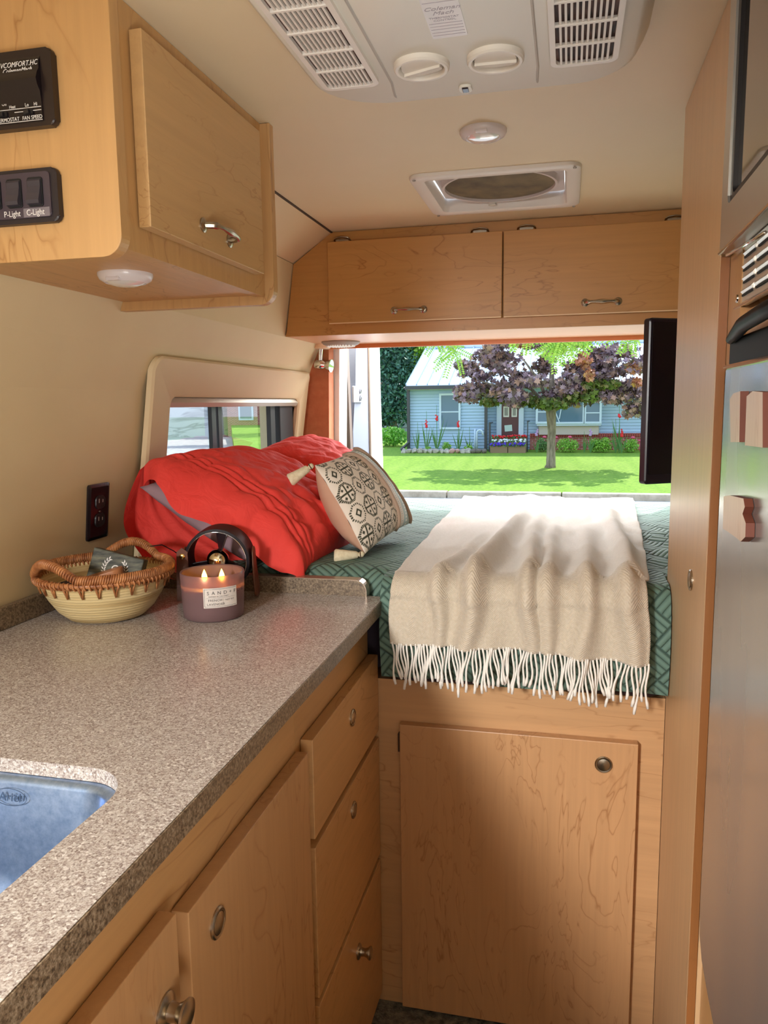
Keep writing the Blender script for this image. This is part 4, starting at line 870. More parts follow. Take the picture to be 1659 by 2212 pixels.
# fridge
fg = thing('fridge', (.3, .8, .5), 'stainless steel fridge with dark lower door at the right edge', 'fridge')
brush = M('fridge_steel', (176, 175, 176), .22, .7); t = NT(brush); n1 = t.noise(t.coord('Object', (3, 3, 260)), 1, 2); t.bump(n1, .03, .001)
t.link(t.ramp(t.noise(t.coord('Object', (2, 6, 1.2)), 1, 2), [(.3, (.16, .16, .16, 1)), (.7, (.30, .30, .30, 1))]), t.b.inputs['Roughness'])
bm = bm_new(); P = [(1.128, 1.402), (1.131, 1.39), (1.131, .62), (1.125, .575), (1.10, .552), (1.05, .542), (.95, .528), (.3, .515), (.3, 1.402)]
prism(bm, P, 'x', .204, .25, .0015); fd = obj('fridge_door', bm, brush, fg)
bm = bm_new(); box(bm, .2525, .42, .30, 1.13, .515, 1.40); obj('cabinet_shell', bm, blackp, fg)
bm = bm_new(); prism(bm, [(1.128, 1.405), (1.128, 1.440), (.3, 1.440), (.3, 1.405)], 'x', .207, .25, .003); hd = obj('handle_trim', bm, blackg, fg)
bm = bm_new(); tube(bm, [(.2035, 1.127, 1.4035), (.2035, .3, 1.4035)], .0035, 8); obj('chrome_strip', bm, chrome, hd, True)
bm = bm_new()
pts = [(.203, 1.10, 1.438), (.200, 1.05, 1.442), (.192, .97, 1.446), (.188, .85, 1.448), (.188, .6, 1.448)]; tube(bm, pts, [.006, .008, .009, .009, .009], 10); obj('grip', bm, blackg, hd, True)
# wooden magnets
magw = wood('magnet_wood', (214, 190, 170), (180, 146, 120), 'z', seed=80); mage = M('magnet_edge', (110, 58, 42), .6)
def magnet(P, label):
    bm = bm_new(); prism(bm, P, 'x', .194, .2035); bmesh.ops.recalc_face_normals(bm, faces=bm.faces)
    for f in bm.faces: f.material_index = 0 if abs(f.normal.x) > .7 else 1
    c_ = Vector((.2, sum(p[0] for p in P)/len(P), sum(p[1] for p in P)/len(P)))
    for p in [1]: pass
    return tag(obj('wooden_magnet', bm, [magw, mage], None, False, c_), label, 'magnet')
def px2(pts): return [(at(a, b, 'x', .196).y, at(a, b, 'x', .196).z) for a, b in pts]
magnet(px2([(1580, 862), (1588, 850), (1603, 845), (1601, 955), (1582, 955)]), 'light wood magnet at the upper left of the fridge door, nearer the wardrobe')
magnet(px2([(1617, 856), (1630, 845), (1652, 847), (1652, 967), (1613, 962)]), 'light wood magnet at the fridge edge beside the narrow upper one')
magnet(px2([(1567, 1072), (1580, 1070), (1610, 1077), (1613, 1095), (1608, 1110), (1615, 1130), (1614, 1160), (1604, 1170), (1596, 1163), (1578, 1150), (1565, 1142)]), 'state-shaped wooden magnet lowest on the fridge door')
# TV beyond the wardrobe
tv = thing('flat_television', (.2, 1.9, 1.36), 'black flat television hanging beyond the wardrobe at the rear opening', 'television')
TA, TB = Vector((.170, 1.90)), Vector((.46, 2.08)); dd = (TB-TA).normalized(); nn = Vector((dd.y, -dd.x))
bm = bm_new(); P = rrect(0, .34, 1.167, 1.549, .008, 5)
def tvp(a, z, o): q = TA+dd*a+nn*o; return (q.x, q.y, z)
loft(bm, [[tvp(a, z, -.012) for a, z in rrect(.003, .337, 1.170, 1.546, .007, 5)], [tvp(a, z, -.009) for a, z in P], [tvp(a, z, .009) for a, z in P], [tvp(a, z, .012) for a, z in rrect(.003, .337, 1.170, 1.546, .007, 5)]]); b_ = obj('bezel', bm, M('tv_black', (20, 12, 26), .3), tv)
bm = bm_new(); loft(bm, [[tvp(a, z, .0118) for a, z in rrect(.008, .33, 1.19, 1.54, .004, 3)], [tvp(a, z, .0128) for a, z in rrect(.008, .33, 1.19, 1.54, .004, 3)]]); obj('screen', bm, M('tv_screen', (14, 8, 18), .12), tv)
bm = bm_new(); box(bm, .30, .66, 1.95, 2.02, 1.33, 1.39); obj('wall_arm', bm, blackp, tv)
# ================================================================== OUTSIDE
GZ = -.64
def lawn_z(y): return -.52+max(0, y-16.6)*.024
asph = M('pale_asphalt', (190, 186, 180), .9); t = NT(asph); t.color(t.ramp(t.noise(t.coord(), 3, 5, .6), [(.3, S(176, 172, 166)), (.7, S(206, 202, 196))]))
bm = bm_new(); box(bm, -120, 60, -20, 16.32, GZ-.2, GZ); o = obj('street', bm, asph, None, False, (0, 0, GZ)); o['kind'] = 'structure'
grassm = M('lawn_grass', (96, 150, 40), .9); t = NT(grassm); v = t.coord('Object', (1.2, 1.2, 1))
stripe = t.math('SINE', t.math('MULTIPLY', t.noise(t.coord('Object', (.9, .12, 1), (0, 0, .5)), 1, 1), 24))
gcol = t.ramp(t.noise(v, 9, 5, .7), [(.25, S(88, 124, 28)), (.5, S(120, 160, 36)), (.75, S(158, 192, 56))])
t.color(t.mix(t.math('MULTIPLY', t.math('ADD', stripe, 1), .10), gcol, S(172, 196, 84))); t.bump(t.noise(v, 60, 3), .6, .03)
bm = bm_new(); prism(bm, [(-7.4, 16.58), (60, 16.58), (60, 60), (-27.4, 60)], 'z', -.9, -.52)
for v_ in list(bm.verts):
    if v_.co.z > -.6: v_.co.z = lawn_z(v_.co.y)
o = obj('lawn', bm, grassm, None, False, (0, 20, -.5)); o['kind'] = 'structure'
bm = bm_new(); prism(bm, [(-120, 16.3), (-7.3, 16.3), (-7.4, 16.58), (-27.4, 60), (-120, 60)], 'z', -.9, -.56); o = obj('side_street', bm, asph, None, False, (-50, 40, -.6)); o['kind'] = 'structure'
t = NT(M('curb_concrete', (184, 170, 150), .9)); t.color(t.ramp(t.noise(t.coord(), 5, 5, .7), [(.3, S(160, 146, 126)), (.7, S(200, 188, 168))])); cm_ = t.m
bm = bm_new()
x = -7.3
while x < 20: box(bm, x, x+2.38, 16.3, 16.6, GZ-.1, -.505, .02); x += 2.4
o = obj('curb', bm, cm_, None, False, (0, 16.4, -.6)); o['kind'] = 'structure'
# house
HY = 27.0
def H(px, py, y=HY): return at(px, py, 'y', y)
house = thing('house', (-1, 30, lawn_z(27)), 'pale blue sided house with a metal roof across the street', 'house')
sid = M('blue_siding', (176, 202, 226), .6)
def siding(x0, x1, z0, z1, y, nm='siding_wall', depth=4.0):
    bm = bm_new(); P = [(y+depth, z0)]; pitch = .105; z = z0
    prof = []
    while z < z1: prof += [(y+.045, z), (y, z+.005), (y+.032, min(z1, z+pitch))]; z += pitch
    prism(bm, prof+[(y+depth, z1), (y+depth, z0)], 'x', x0, x1); return obj(nm, bm, sid, house)
xl = H(884, 900).x; xm = H(1047, 900).x; gz = lawn_z(27)-.02; ze = H(950, 841).z
siding(xl, xm, gz, ze, HY); xr_ = H(1400, 900, 27.6).x+2.5
siding(xm, xr_, gz, ze+.05, 27.6)
tri = bm_new(); 
trimw = M('window_trim_white', (206, 224, 240), .5); dkg = M('gutter_dark', (64, 66, 70), .4); wg = M('house_window_glass', (92, 122, 142), .06)
# roof
rt = H(910, 752, 30.8); re = H(877, 833, 26.7)
rf = M('metal_roof', (198, 216, 234), .35, .3)
bm = bm_new(); xa, xb = re.x, xr_+.4
loft(bm, [[(xa, 26.7, re.z), (xb, 26.7, re.z), (xb, 26.7, re.z-.06), (xa, 26.7, re.z-.06)], [(xa, 30.8, rt.z), (xb, 30.8, rt.z), (xb, 30.8, rt.z-.06), (xa, 30.8, rt.z-.06)]]); roof = obj('roof', bm, rf, house)
bm = bm_new(); sl = (rt.z-re.z)/4.1; x = xa
while x < xb:
    loft(bm, [[(x-.02, 26.7, re.z), (x+.02, 26.7, re.z), (x+.02, 26.7, re.z+.05), (x-.02, 26.7, re.z+.05)], [(x-.02, 30.8, rt.z), (x+.02, 30.8, rt.z), (x+.02, 30.8, rt.z+.05), (x-.02, 30.8, rt.z+.05)]]); x += .38
obj('seam_ribs', bm, M('roof_rib', (150, 172, 200), .4, .3), roof)
bm = bm_new(); box(bm, xa, xb, 30.7, 30.95, rt.z-.03, rt.z+.09); obj('ridge_cap', bm, rf, roof)
bm = bm_new(); box(bm, xa-.03, xb, 26.58, 26.7, re.z-.14, re.z-.02); obj('gutter', bm, dkg, house)
bm = bm_new(); box(bm, xl-.0, xb, 26.7, 27.7, ze-.01, ze+.05); obj('soffit', bm, M('soffit_cream', (212, 208, 190), .6), house)
bm = bm_new(); prism(bm, [(27.0, ze), (30.8, rt.z-.1), (31.0, ze)], 'x', xl+.05, xl+.1); obj('gable_end', bm, sid, house)
for px, y in ((883, 26.93), (1050, 26.93)):
    q = H(px, 900, y); bm = bm_new(); box(bm, q.x-.05, q.x+.05, y-.09, y-.0, gz+.05, re.z-.1); obj('downspout', bm, dkg, house)
q = H(866, 972, 26.6); q0 = H(884, 955, 26.6); bm = bm_new(); tube(bm, [q0, q], .05, 8); obj('downspout_foot', bm, dkg, house)
def hwin(px0, py0, px1, py1, y, mull=True, nm='window', tw_=.07):
    a = H(px0, py0, y); b = H(px1, py1, y); x0, x1, z0, z1 = a.x, b.x, b.z, a.z
    bm = bm_new(); ring(bm, [(x0, z0), (x1, z0), (x1, z1), (x0, z1)], [(x0+tw_, z0+tw_), (x1-tw_, z0+tw_), (x1-tw_, z1-tw_), (x0+tw_, z1-tw_)], 'y', y-.04, y+.03); w_ = obj(nm, bm, trimw, house)
    bm = bm_new(); box(bm, x0+tw_, x1-tw_, y-.012, y+.02, z0+tw_, z1-tw_); obj('pane', bm, wg, w_)
    if mull:
        zm = (z0+z1)/2-.02; bm = bm_new(); box(bm, x0+tw_, x1-tw_, y-.025, y, zm-.02, zm+.02); obj('sash_rail', bm, trimw, w_)
    return w_
hwin(949, 850, 995, 927, 26.97)
# front door
a = H(1084, 862, 27.57); b = H(1120, 962, 27.57)
bm = bm_new(); ring(bm, [(a.x-.17, b.z), (b.x+.17, b.z), (b.x+.17, a.z+.12), (a.x-.17, a.z+.12)], [(a.x, b.z+.001), (b.x, b.z+.001), (b.x, a.z), (a.x, a.z)], 'y', 27.5, 27.6); obj('door_casing', bm, trimw, house)
bm = bm_new(); box(bm, a.x, b.x, 27.54, 27.58, b.z, a.z); fd_ = obj('front_door', bm, M('maroon_door', (96, 54, 56), .4), house)
for x0, x1 in ((.10, .44), (.58, .90)):
    w_ = b.x-a.x; zt = H(1090, 878, 27.5).z; zb = H(1090, 901, 27.5).z; bm = bm_new(); box(bm, a.x+w_*x0, a.x+w_*x1, 27.52, 27.545, zb, zt); o = obj('lite_frame', bm, M('lite_white', (230, 226, 214), .5), fd_)
    bm = bm_new(); box(bm, a.x+w_*x0+.04, a.x+w_*x1-.04, 27.515, 27.53, zb+.05, zt-.04); obj('lite_glass', bm, M('lite_glass', (130, 132, 116), .1), o)
q = H(1098, 925, 27.5); bm = bm_new(); box(bm, q.x-.13, q.x+.13, 27.52, 27.538, q.z-.11, q.z+.11, rot=Matrix.Rotation(-.08, 3, 'Y')); obj('door_notice', bm, M('notice_paper', (206, 230, 220), .7), fd_)
# bay window
a = H(1157, 862, 27.2); b = H(1301, 918, 27.2)
bm = bm_new(); P = [(a.x, 27.6), (a.x+.05, 27.2), (b.x-.05, 27.2), (b.x, 27.6)]; prism(bm, P, 'z', b.z-.02, b.z+.09); sill = obj('bay_sill', bm, trimw, house)
zt = H(1240, 920, 27.25).z; zb = H(1240, 936, 27.3).z
bm = bm_new(); x = a.x+.08
prism(bm, [(x, 27.6), (x+.05, 27.3), (b.x-.12, 27.3), (b.x-.08, 27.6)], 'z', H(1240, 937, 27.3).z-.03, zt); obj('bay_skirt', bm, M('bay_skirt', (196, 186, 172), .7), house)
hwin(1158, 862, 1190, 915, 27.19); hwin(1188, 862, 1262, 915, 27.19, False, tw_=.06); hwin(1262, 866, 1299, 915, 27.19)
q0, q1 = H(1203, 883, 27.16), H(1208, 912, 27.16); bm = bm_new(); tube(bm, [H(1199, 888, 27.16), q1], .02, 6); tube(bm, [H(1212, 884, 27.16), H(1208, 905, 27.16)], .02, 6); obj('hung_ornament', bm, trimw, house)
# brick skirt
t = NT(M('red_brick', (150, 72, 62), .8)); br = t.add('TexBrick'); t.val(br, Scale=1.0); br.inputs['Brick Width'].default_value = .21; br.inputs['Row Height'].default_value = .07; br.inputs['Mortar Size'].default_value = .007
br.inputs['Color1'].default_value = S(150, 66, 58); br.inputs['Color2'].default_value = S(172, 92, 78); br.inputs['Mortar'].default_value = S(196, 176, 164)
cc = t.coord('Object', rot=(PI/2, 0, 0)); t.link(cc, br.inputs['Vector']); t.color(br.outputs[0]); brick = t.m
q = H(1145, 938, 27.5); q2_ = H(1240, 937, 27.5)
bm = bm_new(); box(bm, q.x, xr_, 27.42, 27.6, gz-.05, q2_.z); obj('brick_skirt', bm, brick, house)
bm = bm_new(); x = q.x
while x < H(1400, 900, 27.4).x+.2: box(bm, x, x+.06, 27.36, 27.44, q2_.z-.10, q2_.z+.02); x += .075
obj('brick_cap', bm, M('brick_cap', (160, 74, 64), .8), house)
# fence, rails, pipe
a = H(812, 898, 38); b = H(882, 933, 38)
fe = bm_new(); box(fe, a.x-2, b.x+.5, 38, 38.08, lawn_z(38), a.z)
for k in range(9): box(fe, a.x-2+k*.62, a.x-1.9+k*.62, 37.95, 38.0, lawn_z(38), a.z+.06)
tag(obj('privacy_fence', fe, M('fence_white', (196, 204, 222), .6), None, False, (a.x, 38, 0)), 'pale grey board fence at the left behind the house', 'fence')
cf = thing('chain_fence', (H(830, 930, 31).x, 31, 0), 'thin dark wire fence in the tall grass left of the house', 'fence')
q = H(850, 924, 31); bm = bm_new(); tube(bm, [(q.x-3, 31, q.z), (q.x+1.0, 31, q.z)], .02, 6); obj('top_rail', bm, dkg, cf)
for k in range(3): bm = bm_new(); tube(bm, [(q.x-1.8+k*1.3, 31, lawn_z(31)), (q.x-1.8+k*1.3, 31, q.z)], .02, 6); obj('post', bm, dkg, cf)
for i, (px, py, lb_) in enumerate(((1058, 912, 'left'), (1140, 909, 'right'))):
    q = H(px, py, 26.6); bm = bm_new(); tube(bm, [(q.x, 26.6, lawn_z(26.6)), (q.x, 26.6, q.z)], .035 if i == 0 else .018, 8); box(bm, q.x-.03, q.x+.5*(1 if i == 0 else -1)*0+.03, 26.6, 27.5, q.z-.05, q.z-.01)
    tag(obj('stair_railing', bm, dkg, None, False, (q.x, 26.6, 0)), f'dark metal step railing {lb_} of the maroon front door', 'railing')
a = H(1026, 926, 26.8); bm = bm_new(); tube(bm, [(a.x, 26.8, gz), (a.x, 26.8, a.z)], .03, 8)
tag(obj('vent_pipe', bm, trimw, None, True, (a.x, 26.8, gz)), 'straight white vent pipe standing against the blue siding', 'pipe')
a = H(1030, 932, 26.75); bm = bm_new(); pts = [(a.x, 26.75, gz), (a.x, 26.75, a.z-.05)]+[(a.x+.1-.1*math.cos(k*PI/6), 26.75, a.z-.05+.1*math.sin(k*PI/6)) for k in range(1, 6)]+[(a.x+.22, 26.75, a.z-.13)]; tube(bm, pts, .035, 8)
tag(obj('bent_pipe', bm, trimw, None, True, (a.x, 26.75, gz)), 'white pipe with a curved top standing by the dark downspout', 'pipe')
# plants
def leafmat(name, cs):
    m = M(name, cs[0], .6); t = NT(m); oi = t.noise(t.coord('Object'), 2.3, 3, .7); g = t.add('NewGeometry')
    t.color(t.ramp(g.outputs['Random Per Island'], [(i/(len(cs)-1), S(*c)) for i, c in enumerate(cs)])); t.b.inputs['Transmission Weight'].default_value = 0
    return m
MAPLE = [(0, -1), (.2, -.5), (.75, -.55), (.5, -.1), (1, .25), (.42, .35), (.3, .62), (0, 1.1), (-.3, .62), (-.42, .35), (-1, .25), (-.5, -.1), (-.75, -.55), (-.2, -.5)]
OVAL = [(0, -1), (.5, -.3), (.4, .4), (0, 1), (-.4, .4), (-.5, -.3)]
def leaves(bm, n, pick, size, shape, rnd, flat=.5):
    for _ in range(n):
        c = pick(rnd)
        if c is None: continue
        nv = Vector((rnd.gauss(0, 1), rnd.gauss(-.5, .8), rnd.gauss(.5, .8)*1.0)).normalized(); u = nv.orthogonal().normalized(); u = Matrix.Rotation(rnd.random()*6.28, 3, nv) @ u; w_ = nv.cross(u); s_ = size*rnd.uniform(.6, 1.25)
        bm.faces.new([bm.verts.new(c+u*(a*s_)+w_*(b*s_)+nv*(abs(a)*s_*-.2)) for a, b in shape])
def blob(cs):   # shell-weighted points in ellipsoids
    def f(r):
        c, e = r.choice(cs); d = Vector((r.gauss(0, 1), r.gauss(0, 1), r.gauss(0, 1))).normalized()*(r.random()**.45); return Vector(c)+Vector((d.x*e[0], d.y*e[1], d.z*e[2]))
    return f
TY = 21.6
tb = at(1190, 998, 'y', TY); tz = lawn_z(TY)
tree = thing('maple_tree', (tb.x, TY, tz), 'young maple with dark purple leaves standing on the front lawn', 'tree')
barkm = M('grey_bark', (140, 126, 108), .9); t = NT(barkm); n1 = t.noise(t.coord('Object', (9, 9, 2)), 2, 4); t.color(t.ramp(n1, [(.3, S(104, 92, 76)), (.7, S(164, 150, 130))])); t.bump(n1, .8, .03)
fk = at(1190, 885, 'y', TY)
bm = bm_new(); tube(bm, [(tb.x-.02, TY, tz-.05), (tb.x, TY, tz+.08), (tb.x, TY, tz+.5), (tb.x+.01, TY, tz+1.0), (fk.x, TY, fk.z), (fk.x+.02, TY, fk.z+.5), (fk.x, TY, fk.z+1.2)], [.17, .13, .115, .11, .14, .09, .05], 14)
for dx, dy, dz in ((-1.3, .3, 1.0), (1.4, -.2, .9), (-.7, -.6, 1.3), (.6, .7, 1.4), (2.0, .3, .7), (-1.9, -.2, .8)): tube(bm, [(fk.x, TY, fk.z-.05), (fk.x+dx*.4, TY+dy*.4, fk.z+dz*.55), (fk.x+dx, TY+dy, fk.z+dz)], [.07, .045, .02], 8)
obj('trunk', bm, barkm, tree, True)
def TP(px, py, y=TY): return tuple(at(px, py, 'y', y))
rc = random.Random(12); cl_ = []
for cx_, cy_, rx_, ry_, n_ in ((1190, 790, 120, 62, 26), (1060, 800, 62, 45, 14), (1020, 845, 26, 16, 6), (1110, 848, 55, 20, 10), (1220, 852, 50, 16, 8), (1300, 800, 90, 60, 20), (1350, 850, 36, 24, 8), (1380, 878, 12, 14, 3), (1240, 690, 200, 60, 26), (1060, 745, 50, 30, 6)):
    for _ in range(n_):
        a_ = rc.random()*6.28; q_ = rc.random()**.5; r_ = rc.uniform(.16, .34); cl_.append((TP(cx_+rx_*q_*math.cos(a_), cy_+ry_*q_*math.sin(a_), TY+rc.uniform(-1.0, .9)), (r_*1.4, r_*1.2, r_*.7)))
bm = bm_new(); leaves(bm, 9000, blob(cl_), .092, MAPLE, random.Random(3)); cr = obj('crown', bm, leafmat('purple_leaves', [(104, 80, 90), (146, 120, 132), (122, 100, 96), (176, 148, 156), (98, 92, 70), (186, 144, 120), (134, 114, 126)]), tree)
lgm = leafmat('green_leaves', [(84, 104, 40), (110, 128, 50), (70, 86, 38), (132, 120, 60)])
bm = bm_new(); leaves(bm, 1500, blob([(TP(1190, 872, 21), (.55, .5, .16)), (TP(1060, 868, 21), (.3, .3, .1)), (TP(1130, 866, 21), (.5, .4, .1)), (TP(1260, 856, 21), (.5, .4, .15)), (TP(1300, 830, 20.8), (.5, .3, .12))]), .085, MAPLE, random.Random(4)); obj('lower_leaves', bm, lgm, tree)
orm = leafmat('orange_leaves', [(206, 140, 96), (188, 120, 84), (170, 120, 100), (210, 160, 90)])
bm = bm_new(); leaves(bm, 420, blob([(TP(1262, 780, 20.6), (.22, .2, .2)), (TP(1275, 810, 20.6), (.14, .2, .16)), (TP(1368, 795, 20.6), (.16, .2, .14)), (TP(1376, 825, 20.6), (.1, .2, .12)), (TP(1130, 742, 20.6), (.25, .2, .1))]), .08, MAPLE, random.Random(5)); obj('new_leaves', bm, orm, tree)
# honey locust twigs hanging near
lt = thing('locust_tree', (4.2, 13.0, GZ+.1), 'honey locust whose bright green twigs hang over the rear view', 'tree')
bm = bm_new(); tube(bm, [(4.2, 13, GZ-.1), (4.25, 13, 2.0), (4.0, 13, 4.6)], [.2, .16, .12], 10); obj('trunk', bm, barkm, lt, True)
bm = bm_new(); tube(bm, [(4.15, 13, 3.6), (2.6, 12.6, 4.4), (.6, 12.3, 4.3), (-.8, 12.4, 4.1), (-2.6, 12.6, 3.9)], [.1, .08, .06, .045, .02], 8); obj('bough', bm, barkm, lt, True)
def frond(px, py, px2_, py2_, y, n=9, k_=2):
    a, b = at(px, py, 'y', y), at(px2_, py2_, 'y', y); rn = random.Random(int(px))
    bm = bm_new(); tube(bm, [(a.x+.15, y+.1, 4.2), a, (a+b)/2+Vector((0, 0, .03)), b], [.014, .01, .006, .003], 6); tw = obj('twig', bm, barkm, lt, True)
    bm = bm_new()
    for k in range(n):
        p = a.lerp(b, k/(n-1))
        for q in range(k_):
            d = Vector((rn.uniform(-1, 1), rn.uniform(-.4, .4), rn.uniform(-1.0, -.1))).normalized(); L_ = rn.uniform(.25, .45)
            sd = d.cross(Vector((rn.uniform(-.6, .6), 1, rn.uniform(-.6, .6)))).normalized()
            for m_ in range(12):
                c = p+d*(L_*m_/11)
                for s_ in (-1, 1):
                    dd_ = (sd*s_+d*.5).normalized(); e_ = dd_.cross(Vector((0, 1, 0))).normalized()
                    bm.faces.new([bm.verts.new(c+dd_*x_+e_*y_) for x_, y_ in ((0, 0), (.032, .013), (.062, .0), (.032, -.013))])
    obj('leaflets', bm, leafmat('locust_leaves', [(150, 196, 50), (120, 172, 50), (176, 212, 70), (140, 188, 60)]), tw)
frond(925, 705, 988, 762, 12.5); frond(1255, 700, 1195, 742, 12.2, 13, 3); frond(1110, 700, 1150, 712, 12.2, 5); frond(1350, 700, 1372, 712, 12.4, 5)
# background trees
def bgtree(name, cs, n, size, mat, label, base, seed, shape=OVAL):
    th_ = thing(name, base, label, 'tree', None); bm = bm_new(); leaves(bm, n, blob(cs), size, shape, random.Random(seed)); obj('crown', bm, mat, th_)
    bm = bm_new(); tube(bm, [base, (base[0], base[1], cs[0][0][2])], [.2, .12], 8); obj('trunk', bm, barkm, th_)
spm = leafmat('spruce_green', [(44, 84, 70), (60, 108, 88), (84, 132, 108), (38, 70, 58), (100, 146, 120)])
def BP(px, py, y): return tuple(at(px, py, 'y', y))
b0 = BP(850, 950, 36)
bgtree('spruce_tree', [(BP(845, 860, 36), (1.4, 1.2, 1.5)), (BP(850, 800, 36), (1.3, 1.2, 1.6)), (BP(830, 880, 36), (1.6, 1.2, .9)), (BP(840, 740, 36), (1.2, 1.2, 1.6))], 9000, .10, spm, 'tall blue-green tree at the far left beyond the house', (b0[0], 36, lawn_z(36)), 21)
ylm = leafmat('lime_green', [(120, 168, 44), (90, 140, 40), (150, 190, 60), (70, 110, 36)])
b0 = BP(900, 950, 37); bgtree('lime_tree', [(BP(893, 760, 37), (.9, .9, .8)), (BP(882, 800, 37), (.5, .6, .7)), (BP(920, 735, 37), (1.6, .9, .6))], 3600, .10, ylm, 'yellow-green tree between the blue-green tree and the metal roof', (b0[0], 37, lawn_z(37)), 22)
dkl = leafmat('deep_green', [(40, 64, 36), (56, 84, 44), (30, 50, 30)])
for i, (px, y, lb_) in enumerate(((1000, 44, 'dark leafy tree rising behind the left half of the house roof'), (1320, 44, 'dark leafy tree rising behind the right half of the house roof'))):
    b0 = BP(px, 950, y); bgtree('shade_tree', [(BP(px, 700, y), (5, 2, 2.2)), (BP(px+40, 640, y), (4, 2, 2))], 4500, .16, dkl, lb_, (b0[0], y, lawn_z(y)), 30+i)
def bush(px, py, rx, rz, y, label, mat, n=900, size=.035, name='round_shrub'):
    c = at(px, py, 'y', y); r_ = rx/FPX*y*1.0; h_ = rz/FPX*y; z0 = lawn_z(y); bm = bm_new()
    leaves(bm, n, blob([((c.x, y, z0+h_), (r_, r_, h_))]), size, OVAL, random.Random(int(px)))
    bmesh.ops.delete(bm, geom=[v for v in bm.verts if v.co.z < z0-.0], context='VERTS'); tag(obj(name, bm, mat, None, False, (c.x, y, z0)), label, 'shrub')
shm = leafmat('shrub_green', [(120, 176, 50), (150, 200, 70), (96, 150, 48), (170, 214, 90)])
dsm = leafmat('dim_green', [(92, 132, 70), (120, 156, 90), (76, 112, 60)])
bush(1226, 962, 24, 15, 26.4, 'round clipped green shrub just right of the maple trunk', shm); bush(1287, 962, 13, 15, 26.4, 'left one of the twin green shrubs under the bay window end', shm, 600)
bush(1306, 962, 16, 16, 26.3, 'right one of the twin green shrubs before the brick wall', shm, 700); bush(1362, 962, 18, 14, 26.4, 'small round green shrub nearest the television', shm, 700); bush(1172, 962, 14, 15, 26.5, 'dull green shrub hidden partly by the maple trunk', dsm, 600)
wl = leafmat('weeds', [(130, 190, 60), (104, 166, 56), (150, 206, 84)])
bush(845, 955, 40, 22, 29, 'tall wild greenery at the left end of the garden', wl, 1500, .06, 'wild_plants')
# stems with flowers
def stalk(px, pb, pt_, y, label, flower=None, fl=None, leafy=True, nm='gladiolus'):
    a, b = at(px, pb, 'y', y), at(px, pt_, 'y', y); a.z = lawn_z(y); rn = random.Random(int(px*7)); th_ = thing(nm, a, label, 'flower')
    bm = bm_new(); tube(bm, [a, (a+b)/2+Vector((.01, 0, 0)), b], [.012, .01, .006], 6)
    if leafy:
        for k in range(7):
            ang = rn.uniform(-.35, .35); L_ = (b.z-a.z)*rn.uniform(.4, .8); t_ = a+Vector((math.sin(ang)*L_, 0, math.cos(ang)*L_)); m_ = a.lerp(t_, .5)
            bm.faces.new([bm.verts.new(p) for p in (a+Vector((-.01, 0, 0)), m_+Vector((-.018, -.01, 0)), t_, m_+Vector((.018, 0, 0)), a+Vector((.01, 0, 0)))])
    obj('stem', bm, M('stem_green', (84, 130, 62), .7), th_)
    if flower:
        f0, f1 = at(px, fl[0], 'y', y), at(px, fl[1], 'y', y)
        for k in range(5):
            c = f1.lerp(f0, k/4)+Vector((rn.uniform(-.03, .03), -.02, 0)); bm = bm_new(); uvsphere(bm, c, .05*(1-.1*k), 8, 5, (1, .7, .8)); obj('bloom', bm, flower, th_, True)
rdm = M('red_petals', (226, 40, 48), .6); pkm = M('pink_petals', (232, 96, 130), .6); pum = M('violet_petals', (84, 52, 200), .6); whm = M('white_petals', (232, 240, 240), .6)
stalk(921, 965, 888, 26.5, 'red flower spike on a dark stake, left of the single window', rdm, (908, 922)); stalk(943, 965, 875, 26.5, 'tall red flower spike just left of the single window', rdm, (897, 907)); stalk(990, 965, 905, 26.5, 'red flower spike at the right edge of the single window', rdm, (910, 921))
stalk(902, 965, 912, 26.5, 'flowerless green stalk nearest the left house corner'); stalk(1014, 962, 922, 26.5, 'grassy green stalk left of the white pipes', nm='grass_stalk')
stalk(1338, 962, 875, 26.2, 'tallest red flower spike at the right of the garden', rdm, (895, 900)); stalk(1343, 965, 925, 26.1, 'low red flower spike before the brick wall at right', rdm, (928, 942)); stalk(1330, 960, 905, 26.2, 'budding green flower spike left of the tallest red one')
stalk(1262, 962, 932, 26.2, 'broad leaved green plant right of the round shrub', nm='iris_plant'); stalk(1160, 962, 928, 26.2, 'violet flower spike left of the maple trunk', M('lilac_petals', (190, 150, 200), .6), (928, 940)); stalk(1276, 962, 926, 26.2, 'lilac flower spike between the shrubs', MATS['lilac_petals'], (928, 940))
bush(965, 962, 11, 12, 26.4, 'low bright green clump below the single window', shm, 300); bush(1012, 965, 10, 8, 26.4, 'low bright green clump left of the white pipes', shm, 260); bush(925, 968, 8, 6, 26.4, 'small green clump at the foot of the red spike', shm, 200)
for px, py, lb_ in ((1176, 944, 'beside the maple trunk on its left'), (1201, 945, 'just right of the maple trunk'), (1231, 944, 'above the round shrub'), (1367, 945, 'at the right above the smallest shrub'), (1382, 952, 'nearest the television')):
    c = at(px, py, 'y', 26.8); bm = bm_new(); uvsphere(bm, c, .06, 8, 5, (1.2, .8, .7)); tube(bm, [c, (c.x, 26.8, lawn_z(26.8))], .008, 5); tag(obj('pink_flower', bm, pkm, None, True, (c.x, 26.8, lawn_z(26.8))), 'pink flower '+lb_, 'flower')
